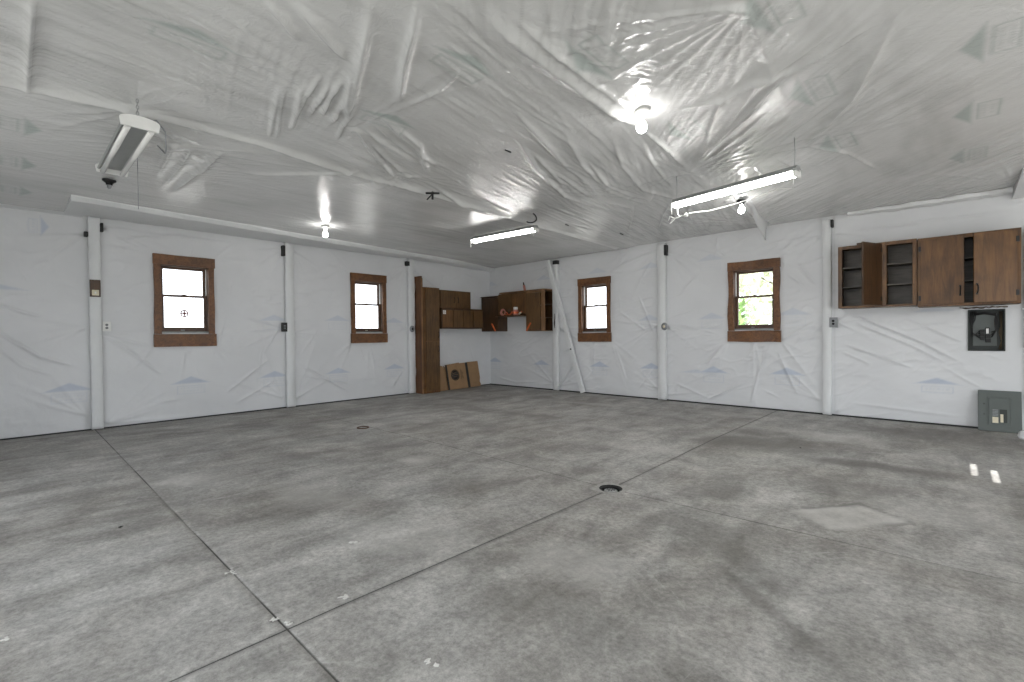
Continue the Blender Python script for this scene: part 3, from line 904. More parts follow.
# floor darkens close to the walls, and faint second crack
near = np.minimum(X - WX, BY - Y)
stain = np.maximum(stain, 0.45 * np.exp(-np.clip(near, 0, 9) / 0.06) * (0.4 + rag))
crack = np.abs(X + 3.56 + 0.05 * np.sin(Y * 2.3) - 0.02 * (Y - 2)) + 0.03 * np.abs(vnoise(X, Y, 3, 22, 3) - 0.5)
stain = np.maximum(stain, 0.25 * np.clip(1 - crack / 0.03, 0, 1) * (Y > 1.0) * (Y < 4.2))
brk_ = vnoise(X, Y, 1.5, 25, 3)
dirt = gap * np.where(np.abs(Y - JY[0]) < 0.003, np.clip(0.35 + 2.0 * (brk_ - 0.4), 0.2, 0.9), np.clip(0.75 + 1.5 * (brk_ - 0.4), 0.45, 1.0))
stain = np.maximum(stain, 0.3 * (np.abs(X - JX) < 0.006))
sheet('floor', us, vs, D, (stain, light, dirt), lambda u, v, d: (u + 0 * d, v + 0 * d, d + 0 * u), M['concrete'],
      recess=[(DRAIN[0] - HS, DRAIN[0] + HS, DRAIN[1] - HS, DRAIN[1] + HS)], back=0.25)

# front and right walls (behind and beside the camera): plain sheathed walls with added door openings for daylight and two slits made to cast the sun patches
m = MB()
xs = [WX - 0.16] + [e for d in ADDED_DOORS for e in d[:2]] + [RX + 0.16]
for i in range(0, len(xs), 2):
    m.box(xs[i], xs[i + 1], FY - 0.16, FY, 0, CH + 0.05)
for x0, x1, z0, z1 in ADDED_DOORS:
    m.box(x0, x1, FY - 0.16, FY, z1, CH + 0.05)
struct(m.build('wall_front', M['wall_film']))
SL = [(5.245, 5.69, 0.11), (5.105, 5.535, 0.228)]          # y from, y to, x of the middle of the sun patch
m = MB()
ys = sorted({FY, BY, ADDED_SIDE_DOOR[0], ADDED_SIDE_DOOR[1]} | {e for s in SL for e in s[:2]})
for a, b in zip(ys[:-1], ys[1:]):
    zc = [ADDED_SIDE_DOOR[3] if ADDED_SIDE_DOOR[0] < (a + b) / 2 < ADDED_SIDE_DOOR[1] else 0.0]
    for (y0, y1, xc) in sorted(SL, key=lambda s: -s[2]):
        if y0 <= (a + b) / 2 <= y1:
            z = (RX - xc) * SUN_TAN
            zc += [z - 0.017, z + 0.017]
    zc.append(CH + 0.05)
    for i in range(0, len(zc), 2):
        m.box(RX, RX + 0.012, a, b, zc[i], zc[i + 1])
struct(m.build('wall_right', M['wall_film']))
struct(MB().box(-40, 40, -40, 40, -0.6, -0.3).build('ground', M['gravel']))

# black strips standing in for the shaded gap under the film
struct(MB().box(WX, WX + 0.022, -0.4, BY, 0.0, 0.016).build('gap_shade_left', M['black']))
struct(MB().box(WX, 0.9, BY - 0.028, BY, 0.0, 0.020).build('gap_shade_back', M['black']))


# ------------------------------------------------------------------ wrapped posts and beams
def wrapped(name, x0, x1, y0, y1, z0, z1, seed, jit=0.0025, n=60):
    rng = random.Random(seed)
    t = bmesh.new()
    rings = []
    c = 0.006
    for k in range(n + 1):
        z = z0 + (z1 - z0) * k / n
        ring = []
        for (x, y) in ((x0 + c, y0), (x1 - c, y0), (x1, y0 + c), (x1, y1 - c), (x1 - c, y1), (x0 + c, y1), (x0, y1 - c), (x0, y0 + c)):
            ring.append(t.verts.new((x + rng.uniform(-jit, jit), y + rng.uniform(-jit, jit), z + (rng.uniform(-jit, jit) * 1.5 if 0 < k < n else 0))))
        rings.append(ring)
    for k in range(n):
        for i in range(8):
            j = (i + 1) % 8
            t.faces.new((rings[k][i], rings[k][j], rings[k + 1][j], rings[k + 1][i]))
    t.faces.new(rings[0][::-1])
    t.faces.new(rings[-1])
    for f in t.faces:
        f.smooth = len(f.verts) == 4
    bmesh.ops.recalc_face_normals(t, faces=t.faces)
    me = bpy.data.meshes.new(name)
    t.to_mesh(me)
    t.free()
    o = bpy.data.objects.new(name, me)
    COL.objects.link(o)
    me.materials.append(M['trim_film'])
    return struct(o)


PD = 0.075
for i, (a, b) in enumerate(((0.70, 0.815), (3.11, 3.245), (5.50, 5.645))):
    wrapped('trim_%d' % (i + 1), WX + 0.0, WX + PD, a, b, 0.012, CH - 0.04, i)
for i, (a, b) in enumerate(((-6.115, -5.985), (-3.79, -3.645), (-1.345, -1.245))):
    wrapped('trim_%d' % (i + 4), a, b, BY - PD, BY, 0.012, CH - 0.04, i + 10)


def profile_beam(name, rows, seed):
    """rows: list of cross sections, each a list of xyz; skinned and closed"""
    rng = random.Random(seed)
    t = bmesh.new()
    R = [[t.verts.new((p[0] + rng.uniform(-.006, .006), p[1], p[2] + rng.uniform(-.005, .005))) for p in r] for r in rows]
    n = len(rows[0])
    for A, B in zip(R[:-1], R[1:]):
        for i in range(n):
            j = (i + 1) % n
            f = t.faces.new((A[i], A[j], B[j], B[i]))
    t.faces.new(R[0])
    t.faces.new(R[-1][::-1])
    bmesh.ops.recalc_face_normals(t, faces=t.faces)
    me = bpy.data.meshes.new(name)
    t.to_mesh(me)
    t.free()
    o = bpy.data.objects.new(name, me)
    COL.objects.link(o)
    me.materials.append(M['trim_film'])
    return struct(o)


rows = []
for k in range(41):
    y = 0.48 + (BY - 0.02 - 0.48) * k / 40
    x = -6.95 - 0.47 * min(1, k / 26) - 0.42 * max(0, (k - 28) / 12) ** 1.3
    rows.append([(x, y, CH - 0.0), (x - 0.015, y, CH - 0.055), (x - 0.05, y, CH - 0.095), (x - 0.35, y, CH - 0.085), (WX + 0.01, y, CH - 0.04), (WX + 0.01, y, CH + 0.02), (x - 0.3, y, CH + 0.02)])
profile_beam('trim_7', rows, 3)
rows = []
for k in range(25):
    y = BY - 0.10 + 0.015 * math.sin(k)
    x = -1.05 + 1.52 * k / 24
    rr = 0.012 + 0.022 * min(1, k / 10)
    rows.append([(x, y - rr, CH - 0.012), (x, y - rr * .6, CH - 0.02 - rr), (x, y + 0.06, CH - 0.03 - rr * 1.2), (x, BY - 0.0, CH - 0.03), (x, BY, CH + 0.01), (x, y, CH + 0.01)])
profile_beam('trim_8', rows, 4)
rows = []
for k in range(7):
    x = 0.475 + 0.9 * k / 6
    rows.append([(x + 0.02, 6.85, CH), (x, 7.2, CH - 0.09), (x, 7.62, CH - 0.115), (x, BY, CH - 0.12), (x, BY, CH + 0.01)])
profile_beam('trim_9', rows, 5)
# first bay: film tucked along the top of the left wall
rows = []
for k in range(13):
    y = -0.4 + 1.05 * k / 12
    rows.append([(WX + 0.20, y, CH + 0.005), (WX + 0.16, y, CH - 0.022), (WX + 0.06, y, CH - 0.035), (WX, y, CH - 0.06), (WX, y, CH + 0.01)])
profile_beam('trim_10', rows, 6)

# the fin of film folded over a strap near the back wall
t = bmesh.new()
n = 18
ringsA, ringsB = [], []
for k in range(n + 1):
    s = k / n
    x = -1.80 - 0.22 * s + 0.02 * math.sin(s * 7)
    y = 5.75 + 1.78 * s
    drop = 0.012 + 0.25 * s ** 3
    hw = 0.045 * (1 - 0.6 * s) + 0.008
    row = []
    for (ox, f) in ((-hw * 2.2, 0), (-hw * 1.1, 0.45), (-0.004, 1.0), (0.010, 1.0), (hw * 0.9, 0.45), (hw * 1.8, 0)):
        row.append(t.verts.new((x + ox + 0.01 * math.sin(9 * s + f * 4), y, CH + 0.01 - f * drop - (0.012 if f else 0))))
    ringsA.append(row)
for A, B in zip(ringsA[:-1], ringsA[1:]):
    for i in range(5):
        t.faces.new((A[i], A[i + 1], B[i + 1], B[i])).smooth = True
    t.faces.new((A[5], A[0], B[0], B[5]))
t.faces.new(ringsA[0])
t.faces.new(ringsA[-1][::-1])
bmesh.ops.recalc_face_normals(t, faces=t.faces)
me = bpy.data.meshes.new('trim_11')
t.to_mesh(me)
t.free()
fin = bpy.data.objects.new('trim_11', me)
COL.objects.link(fin)
me.materials.append(M['trim_film'])
struct(fin)

# leaning film-wrapped brace with its foot out on the floor line, and the thin one behind the post
br = thing('wrapped_brace', (-6.40, BY - 0.10, 0), 0, 'long white film-wrapped board leaning diagonally across the back wall beside a post', 'brace')


def slant_board(mb, p, q, wd, th, seed):
    """board from p to q in the x,z plane of the back wall, local frame"""
    rng = random.Random(seed)
    d = Vector((q[0] - p[0], 0, q[1] - p[1]))
    L = d.length
    d.normalize()
    nrm = Vector((d.z, 0, -d.x))
    t = bmesh.new()
    R = []
    for k in range(31):
        c = Vector((p[0], 0, p[1])) + d * (L * k / 30)
        j = lambda: rng.uniform(-.005, .005)
        R.append([t.verts.new(c + nrm * (a * wd / 2 + j()) + Vector((0, b * th + j(), 0))) for a, b in ((-1, 0), (-1, -.8), (-.8, -1), (.8, -1), (1, -.8), (1, 0))])
    for A, B in zip(R[:-1], R[1:]):
        for i in range(6):
            t.faces.new((A[i], A[(i + 1) % 6], B[(i + 1) % 6], B[i])).smooth = False
    t.faces.new(R[0])
    t.faces.new(R[-1][::-1])
    bmesh.ops.recalc_face_normals(t, faces=t.faces)
    mb._merge(t)


m = MB()
slant_board(m, (0.215, 2.70), (1.07, 0.02), 0.095, 0.05, 1)
m.build('board', M['trim_film'], br)
m = MB()
m.box(0.785, 0.82, -0.062, -0.045, 0.86, 0.885, 0.003)
m.build('strap_clip', M['iron'], br, 'dark clip on the brace')
b2 = thing('batten', (-6.03, BY - 0.055, 0), 0, 'thin white batten slanting from the post foot to the leaning brace', 'batten')
m = MB()
slant_board(m, (0.02, 0.06), (0.48, 0.60), 0.022, 0.02, 2)
m.build('strip', M['trim_film'], b2)


# ------------------------------------------------------------------ windows
def window(idx, loc, rz, seed, sticker=False, wavy=0.004):
    w_ = bpy.data.objects.new('window_%d' % idx, None)
    COL.objects.link(w_)
    w_.location = loc
    w_.rotation_euler = (0, 0, rz)
    struct(w_)
    s = seed
    F0, F1 = -0.042, -0.006
    MB().board(-0.372, 0.372, F0 - 0.006, F1, 2.195, 2.335, 'x', 16, wavy, s).build('head_casing', M['casing'], w_)
    MB().board(-0.366, -0.285, F0, F1, 1.225, 2.195, 'z', 16, wavy, s + 1).build('side_casing', M['casing'], w_)
    MB().board(0.285, 0.362, F0, F1, 1.225, 2.195, 'z', 16, wavy, s + 2).build('side_casing', M['casing'], w_)
    MB().board(-0.375, 0.378, F0 - 0.008, F1, 1.045, 1.222, 'x', 16, wavy, s + 3).build('apron', M['casing'], w_)
    m = MB()
    for sx in (-1, 1):
        m.box(sx * 0.2945, sx * 0.278, F1, 0.14, OZ0, OZ1)
    m.box(-0.278, 0.278, F1, 0.14, OZ1 - 0.018, OZ1)
    m.build('jamb', M['sash'], w_)
    MB().box(-0.2945, 0.2945, -0.03, 0.15, OZ0 - 0.0, OZ0 + 0.018, 0.003).build('sill', M['alu'], w_)
    for (z0, z1, y0, nm) in ((1.258, 1.785, 0.045, 'lower_sash'), (1.755, 2.182, 0.082, 'upper_sash')):
        m = MB()
        st, lo_, hi_ = 0.034, (0.062 if nm == 'lower_sash' else 0.03), (0.03 if nm == 'lower_sash' else 0.032)
        for sx in (-1, 1):
            m.box(sx * 0.276, sx * (0.276 - st), y0, y0 + 0.032, z0, z1, 0.003)
        m.box(-0.276 + st, 0.276 - st, y0, y0 + 0.032, z0, z0 + lo_, 0.003)
        m.box(-0.276 + st, 0.276 - st, y0, y0 + 0.032, z1 - hi_, z1, 0.003)
        sash = m.build(nm, M['sash'], w_)
        pane = MB().box(-0.243, 0.243, y0 + 0.014, y0 + 0.018, z0 + lo_ - 0.004, z1 - hi_ + 0.004).build('pane', M['glass'], sash)
        if nm == 'lower_sash':
            m = MB()
            m.lathe([(0.0, 0.014), (0.012, 0.012), (0.014, 0.0), (0.0, 0.0)], 12, Matrix.Translation((0, y0 + 0.012, z1)))
            m.box(-0.03, 0.03, y0 + 0.004, y0 + 0.024, z1, z1 + 0.006, 0.002)
            m.build('sash_lock', M['iron'], sash)
            m = MB()
            m.box(-0.05, 0.0, y0 - 0.012, y0, z0 + 0.015, z0 + 0.028, 0.003)
            m.build('sash_lift', M['cream'] if idx == 2 else M['alu'], sash)
    m = MB()
    for sx in (-1, 1):
        m.box(sx * 0.2775, sx * 0.2725, 0.044, 0.078, 1.79, 2.178)
    m.build('track', M['track'], w_, 'white sash track on the jamb')
    if sticker:
        m = MB()
        ring = [(0.044 * math.cos(a), 0, 0.044 * math.sin(a)) for a in [2 * math.pi * i / 24 for i in range(24)]]
        m.tube(ring, 0.009, 6, True)
        m.box(-0.036, 0.036, -0.003, 0.003, -0.007, 0.007, 0.001)
        m.box(-0.007, 0.007, -0.003, 0.003, -0.036, 0.036, 0.001)
        m.lathe([(0.0, -0.0015), (0.022, -0.0015), (0.022, 0.0015), (0.0, 0.0015)], 16, Matrix.Rotation(HALF, 4, 'X'))
        st_ = m.build('window_sticker', M['sticker_red'], w_, 'small round dull red sticker on the lower pane')
        st_.location = (0.0, 0.050, 1.52)
    return w_


window(1, (WX, WIN_L[0], 0), LEFT, 10, True)
window(2, (WX, WIN_L[1], 0), LEFT, 20)
for wn in (window(3, (WIN_B[0], BY, BOF), 0, 30), window(4, (WIN_B[1], BY, BOF), 0, 40, wavy=0.010)):
    wn.scale = (1, 1, BSC)


# ------------------------------------------------------------------ cabinets
def pull(mb, x, y, z, h=0.10, horiz=False):
    pts = []
    for k in range(9):
        a = math.pi * k / 8
        pts.append((x, y - 0.028 * math.sin(a), z - h / 2 * math.cos(a)))
    mb.tube(pts, 0.006, 8)
    mb.box(x - 0.009, x + 0.009, y - 0.004, y, z - h / 2 - 0.012, z - h / 2 + 0.008, 0.001)
    mb.box(x - 0.009, x + 0.009, y - 0.004, y, z + h / 2 - 0.008, z + h / 2 + 0.012, 0.001)


def carcass(par, x0, x1, y0, y1, z0, z1, mat, t=0.018, open_right=False, inner=None, shelves=()):
    """hollow cabinet body open at the front (local -y)"""
    m = MB()
    m.box(x0, x0 + t, y0, y1, z0, z1, 0.001)
    if not open_right:
        m.box(x1 - t, x1, y0, y1, z0, z1, 0.001)
    m.box(x0 + t, x1 - (0 if open_right else t), y0, y1, z0, z0 + t, 0.001)
    m.box(x0 + t, x1 - (0 if open_right else t), y0, y1, z1 - t, z1, 0.001)
    body = m.build('body', mat, par)
    MB().box(x0 + t, x1 - (0 if open_right else t), y1 - 0.008, y1, z0 + t, z1 - t).build('back_panel', inner or mat, par)
    for (sx0, sx1, z) in shelves:
        MB().box(sx0, sx1, y0 + 0.022, y1 - 0.008, z, z + 0.016, 0.001).build('shelf', inner or mat, par)
    return body


def door(par, x0, x1, y, z0, z1, mat, hx=None, hz=None, th=0.018, handle=M['iron'], name='door'):
    d = MB().box(x0, x1, y - th, y, z0, z1, 0.003).build(name, mat, par)
    if hx is not None:
        m = MB()
        pull(m, hx, y - th, hz)
        m.build('handle', handle, d, 'dark metal pull handle')
    return d


# tall pantry cabinet on the left wall (local x along the wall from y = 5.70)
pan = thing('pantry_cabinet', (WX, 5.70, 0), LEFT, 'tall narrow brown pantry cabinet with upper and lower doors in the back left corner', 'cabinet')
carcass(pan, 0.0, 0.40, -0.27, -0.012, 0.0, 2.15, M['cab'])
m = MB()
m.box(0.0, 0.055, -0.288, -0.27, 0, 2.15, 0.002)
m.box(0.375, 0.40, -0.288, -0.27, 0, 2.15, 0.002)
m.box(0.055, 0.375, -0.288, -0.27, 0, 0.07, 0.002)
m.box(0.055, 0.375, -0.288, -0.27, 2.10, 2.15, 0.002)
m.box(0.055, 0.375, -0.288, -0.27, 1.035, 1.075, 0.002)
m.build('face_frame', M['cab_warm'], pan, 'lighter worn face frame')
door(pan, 0.045, 0.385, -0.289, 1.065, 2.12, M['cab'], 0.355, 1.19, name='upper_door')
door(pan, 0.045, 0.385, -0.289, 0.05, 1.045, M['cab'], 0.355, 0.90, name='lower_door')
# rough plank on end against the pantry side
pl = thing('rough_plank', (WX, 5.66, 0), LEFT, 'tall rough-edged brown plank standing on end against the left side of the pantry cabinet', 'plank')
MB().board(0.0, 0.032, -0.26, -0.015, 0.0, 2.37, 'z', 34, 0.004, 5, 0.003, ragged=(1, 1, 0.05)).build('plank_board', M['plank'], pl)
MB().board(0.0, 0.034, -0.272, -0.2605, 0.0, 2.33, 'z', 30, 0.002, 6, 0.001).build('edge_strip', M['cab_edge'], pl, 'paler sawn edge facing the room')
# two-door cabinet beside the pantry
uc = thing('wall_cabinet', (WX, 6.105, 0), LEFT, 'brown two-door wall cabinet hung right of the tall pantry, above the low row of doors', 'cabinet')
carcass(uc, 0.0, 0.86, -0.27, -0.012, 1.745, 2.12, M['cab'])
m = MB()
m.box(0.0, 0.03, -0.288, -0.27, 1.745, 2.12, 0.002)
m.box(0.83, 0.86, -0.288, -0.27, 1.745, 2.12, 0.002)
m.box(0.03, 0.83, -0.288, -0.27, 2.085, 2.12, 0.002)
m.box(0.03, 0.83, -0.288, -0.27, 1.745, 1.775, 0.002)
m.build('face_frame', M['cab'], uc)
door(uc, 0.02, 0.423, -0.289, 1.76, 2.095, M['cab'], 0.375, 1.92)
door(uc, 0.431, 0.842, -0.289, 1.76, 2.095, M['cab'], 0.479, 1.92)
# low row below it
lc = thing('low_wall_cabinet', (WX, 6.105, 0), LEFT, 'long low dark cabinet with four flat doors and a small white sticker', 'cabinet')
carcass(lc, 0.0, 1.17, -0.345, -0.012, 1.315, 1.742, M['cab_dark'])
for i, (a, b) in enumerate(((0.024, 0.296), (0.310, 0.580), (0.594, 0.860), (0.874, 1.146))):
    door(lc, a, b, -0.346, 1.345, 1.70, M['cab_warm'] if i == 0 else M['cab'], th=0.014, name='door')
m = MB()
m.box(0.0, 1.17, -0.366, -0.345, 1.70, 1.742, 0.002)
m.box(0.0, 1.17, -0.364, -0.345, 1.315, 1.343, 0.002)
m.build('rail', M['cab_dark'], lc)
m = MB()
for sx in (-1, 1):
    for sz in (-1, 1):
        m.box(0.066 + sx * 0.003 + (0 if sx > 0 else -0.036), 0.066 + sx * 0.003 + (0.036 if sx > 0 else 0), -0.3625, -0.360, 1.655 + sz * 0.003 + (0 if sz > 0 else -0.036), 1.655 + sz * 0.003 + (0.036 if sz > 0 else 0), 0.0008)
m.build('sticker', M['white'], lc, 'small white sticker divided by a cross')

# corner cabinets on the back wall: local x = world x, front plane at y = -0.31
FB = -0.315
cA = thing('corner_cabinet', (0, BY, 0), 0, 'dark brown single-door wall cabinet in the back corner, leftmost of the corner row', 'cabinet')
carcass(cA, -8.03, -7.475, FB + 0.018, -0.012, 1.255, 2.035, M['cab_dark'])
dA = door(cA, -8.0, -7.482, FB + 0.018, 1.262, 2.005, M['cab_dark'])
MB().box(-8.03, -7.476, FB - 0.015, -0.012, 2.036, 2.052, 0.003).build('top_board', M['cab_dark'], cA)


def orange_pull(par, x, z, y, slant):
    m = MB()
    m.box(-0.017, 0.017, -0.022, 0.0, -0.105, 0.105, 0.008)
    m.box(-0.010, 0.010, -0.03, -0.02, -0.08, 0.06, 0.004)
    o = m.build('orange_pull', M['orange'], par, 'slanted orange plastic pull on the door')
    o.location = (x, y, z)
    o.rotation_euler = (0, slant, 0)


orange_pull(dA, -7.61, 1.345, FB, -math.radians(35))
cC = thing('bridge_cabinet', (0, BY, 0), 0, 'short brown two-door bridge cabinet with a bottom ledge between two longer wall cabinets', 'cabinet')
carcass(cC, -7.473, -6.632, FB + 0.018, -0.012, 1.575, 2.08, M['cab'])
door(cC, -7.466, -7.058, FB + 0.018, 1.62, 2.06, M['cab'])
door(cC, -7.048, -6.638, FB + 0.018, 1.62, 2.06, M['cab_warm'])
MB().box(-7.46, -6.632, FB - 0.11, FB - 0.022, 1.575, 1.590, 0.003).build('ledge', M['cab'], cC)
cD = thing('end_cabinet', (0, BY, 0), 0, 'brown wall cabinet with one door and an open shelved end, rightmost of the corner row', 'cabinet')
carcass(cD, -6.63, -6.125, FB + 0.018, -0.012, 1.245, 2.085, M['cab'], open_right=True, inner=M['cab_dark'],
        shelves=((-6.612, -6.125, 1.52), (-6.612, -6.125, 1.79)))
m = MB()
m.box(-6.22, -6.125, FB, FB + 0.018, 1.245, 2.085, 0.002)
m.box(-6.63, -6.22, FB + 0.001, FB + 0.018, 2.05, 2.085, 0.002)
m.build('face_frame', M['cab_edge'], cD, 'paler front stile')
dD = door(cD, -6.622, -6.23, FB, 1.258, 2.045, M['cab'])
orange_pull(dD, -6.545, 1.335, FB - 0.018, math.radians(35))
MB().box(-7.42, -6.12, FB - 0.012, -0.012, 2.087, 2.112, 0.003).build('top_board', M['cab_edge'], cD, 'long top board running over the neighbouring cabinets')

# things on the bridge ledge
ly = BY + FB - 0.082
coil = thing('cord_coil', (-7.235, ly, 1.592), 0, 'coil of pinkish orange cord standing at the left end of the ledge', 'cord')
m = MB()
for j, rr in enumerate((0.068, 0.058, 0.048)):
    m.tube([(rr * math.cos(a), 0.006 * math.sin(3 * a + j) - 0.012 + 0.012 * j, 0.078 + rr * math.sin(a)) for a in [2 * math.pi * i / 28 for i in range(28)]], 0.0095, 8, True)
m.build('coil', M['pink'], coil)
m = MB()
m.tube([(0.05, -0.01, 0.04), (0.09, -0.015, 0.02), (0.12, -0.01, 0.012)], 0.009, 8)
m.build('cord_end', M['orange'], coil)
clamp = thing('spring_clamp', (-7.05, ly, 1.592), 0, 'orange and black spring clamp standing jaws up between the cord coil and the jar', 'clamp')
m = MB()
for sx in (-1, 1):
    m.tube([(sx * 0.085, 0, 0.075), (sx * 0.05, 0, 0.035), (sx * 0.012, 0, 0.016)], [0.012, 0.014, 0.012], 8)
m.build('grip', M['orange'], clamp)
m = MB()
for sx in (-1, 1):
    m.tube([(sx * 0.012, 0, 0.03), (sx * 0.028, 0, 0.085), (sx * 0.006, 0, 0.15)], [0.013, 0.014, 0.007], 8)
m.build('jaw', M['cab_dark'], clamp)
jar = thing('jar', (-6.86, ly, 1.5925), 0, 'round pinkish jar with a white cap on the bridge cabinet ledge', 'jar')
MB().lathe([(0, 0), (0.05, 0.0), (0.065, 0.03), (0.066, 0.075), (0.05, 0.105), (0.03, 0.118), (0, 0.118)], 24).build('body', M['pink'], jar)
MB().lathe([(0, 0.118), (0.045, 0.118), (0.048, 0.125), (0.048, 0.165), (0.043, 0.172), (0, 0.172)], 24).build('cap', M['white'], jar)
MB().lathe([(0.0665, 0.032), (0.0675, 0.034), (0.0675, 0.070), (0.0665, 0.072)], 24).build('jar_band', M['orange'], jar)
bot = thing('small_bottle', (-6.725, ly - 0.004, 1.634), 0, 'little cream bottle lying tilted at the right end of the ledge', 'bottle')
m = MB()
rot = Matrix.Rotation(math.radians(58), 4, 'Y')
m.lathe([(0, -0.045), (0.02, -0.045), (0.021, 0.02), (0.012, 0.032), (0, 0.032)], 16, rot)
m.build('body', M['cream'], bot)
MB().lathe([(0, 0.032), (0.011, 0.032), (0.011, 0.055), (0, 0.055)], 16, rot).build('cap', M['orange'], bot)
tool = thing('caulk_tube', (-6.70, BY - 0.27, 2.113), 0, 'small orange tube with a dark nozzle standing tilted on top of the corner cabinets', 'tube')
rot = Matrix.Rotation(math.radians(-14), 4, 'Y') @ Matrix.Translation((0, 0, 0.006))
MB().lathe([(0, 0), (0.026, 0), (0.026, 0.10), (0.02, 0.115), (0, 0.115)], 18, rot).build('body', M['pink'], tool)
MB().lathe([(0, 0.115), (0.018, 0.115), (0.010, 0.18), (0, 0.182)], 14, rot).build('nozzle', M['cab_dark'], tool)

# flattened cardboard boxes leaning on the left wall
def card_sheet(par, name, poly, th, mat):
    m = MB()
    m.prism(poly, -th, 0.0)
    return m.build(name, mat, par)


LEAN = math.radians(-11)
cb2 = thing('cardboard_sheet', (WX + 0.17, 6.20, 0.0), LEFT, 'narrow torn brown cardboard piece leaning behind the big flattened box, left end', 'cardboard')
cb2.rotation_euler = (LEAN, 0, LEFT)
card_sheet(cb2, 'sheet', [(-0.02, 0.0), (0.13, 0.0), (0.155, 0.09), (0.13, 0.17), (0.16, 0.26), (0.12, 0.35), (0.15, 0.44), (0.13, 0.52), (0.02, 0.55), (-0.01, 0.51)], 0.012, M['card'])
card_sheet(cb2, 'fold_flap', [(0.135, 0.01), (0.22, 0.0), (0.205, 0.13), (0.225, 0.24), (0.195, 0.36), (0.21, 0.47), (0.15, 0.53), (0.155, 0.45), (0.125, 0.35), (0.165, 0.26), (0.135, 0.17), (0.16, 0.09)], 0.010, M['card'])
cb = thing('cardboard_box', (WX + 0.20, 6.38, 0.0), LEFT, 'flattened brown cardboard box with black bands and round black mark leaning on wall', 'cardboard')
cb.rotation_euler = (LEAN, math.radians(-1), LEFT)
card_sheet(cb, 'front_panel', [(0.0, 0.005), (0.62, 0.0), (0.62, 0.565), (0.40, 0.56), (0.385, 0.575), (0.0, 0.545)], 0.012, M['card'])
card_sheet(cb, 'side_panel', [(0.628, 0.005), (0.93, 0.0), (0.945, 0.06), (0.925, 0.10), (0.95, 0.20), (0.95, 0.575), (0.628, 0.57)], 0.012, M['card'])
MB().box(0.0, 0.045, -0.0145, -0.0122, 0.006, 0.546, 0.0005).build('black_band', M['black'], cb, 'black printed band')
MB().box(0.56, 0.628, -0.0145, -0.0122, 0.003, 0.565, 0.0005).build('black_band', M['black'], cb, 'black printed band')
m = MB()
m.lathe([(0, 0), (0.118, 0), (0.118, 0.0018), (0, 0.0018)], 40, Matrix.Translation((0.24, -0.0124, 0.31)) @ Matrix.Rotation(HALF, 4, 'X'))
seal = m.build('round_mark', M['black'], cb, 'round black printed mark')
m = MB()
m.tube([(0.24 + 0.098 * math.cos(a), -0.0146, 0.31 + 0.098 * math.sin(a)) for a in [2 * math.pi * i / 40 for i in range(40)]], 0.0022, 6, True)
for (x, z, w2) in ((0.20, 0.352, 0.03), (0.255, 0.356, 0.022), (0.185, 0.315, 0.026), (0.235, 0.318, 0.018), (0.29, 0.313, 0.022), (0.205, 0.272, 0.028), (0.262, 0.270, 0.024)):
    m.box(x - w2, x + w2, -0.0152, -0.0144, z - 0.004, z + 0.004, 0.0003)
m.build('print', M['card'], seal)
m = MB()
for (x, z0, z1) in ((0.40, 0.20, 0.43), (0.425, 0.24, 0.40), (0.45, 0.22, 0.36)):
    m.box(x, x + 0.007, -0.0145, -0.0122, z0, z1, 0.0003)
m.build('print_lines', M['cab_dark'], cb)

# ------------------------------------------------------------------ cabinets on the right of the back wall
FR = -0.308
rc = thing('open_wall_cabinet', (0, BY, 0), 0, 'wall cabinet with open shelved bays and one door swung wide open', 'cabinet')
x0, x1, z0, z1 = -1.125, -0.335, 1.468, 2.275
carcass(rc, x0, x1, FR, -0.012, z0, z1, M['cab'], inner=M['cab_in'],
        shelves=((x0 + .018, -0.672, 1.735), (x0 + .018, -0.672, 1.985), (-0.628, x1 - .018, 1.735), (-0.628, x1 - .018, 1.99)))
MB().box(-0.67, -0.63, FR, -0.02, z0 + .018, z1 - .018).build('divider', M['cab'], rc)
m = MB()
for a, b in ((x0, x0 + 0.045), (-0.682, -0.622), (-0.375, x1)):
    m.box(a, b, FR - 0.018, FR - 0.001, z0, z1, 0.002)
for a, b in ((x0 + 0.045, -0.682), (-0.622, -0.375)):
    m.box(a, b, FR - 0.018, FR - 0.001, z0, z0 + 0.026, 0.002)
    m.box(a, b, FR - 0.018, FR - 0.001, z1 - 0.042, z1, 0.002)
m.build('face_frame', M['cab_warm'], rc)
od = MB().box(-0.395, 0.0, -0.020, 0.0, z0 + 0.015, z1 - 0.02, 0.003).build('open_door', M['cab_dark'], rc, 'door swung wide open')
od.location = (-0.683, FR - 0.022, 0)
od.rotation_euler = (0, 0, math.radians(68))
for z in (z0 + 0.10, z1 - 0.10):
    m = MB()
    m.lathe([(0, -0.03), (0.006, -0.03), (0.006, 0.03), (0, 0.03)], 10, Matrix.Translation((0.0, -0.002, z)))
    m.box(-0.03, 0.0, -0.0225, -0.0195, z - 0.025, z + 0.025, 0.001)
    m.build('hinge', M['iron'], od)
wb = MB().board(-0.05, 0.05, -0.05, 0.03, 0.0, 0.026, 'x', 6, 0.002, 9).build('wood_block', M['cab_dark'])
wb.location = (-0.875, BY + FR + 0.035, 2.2765)
tag(wb, 'little dark wooden block lying on top of the open-bay cabinet', 'block')

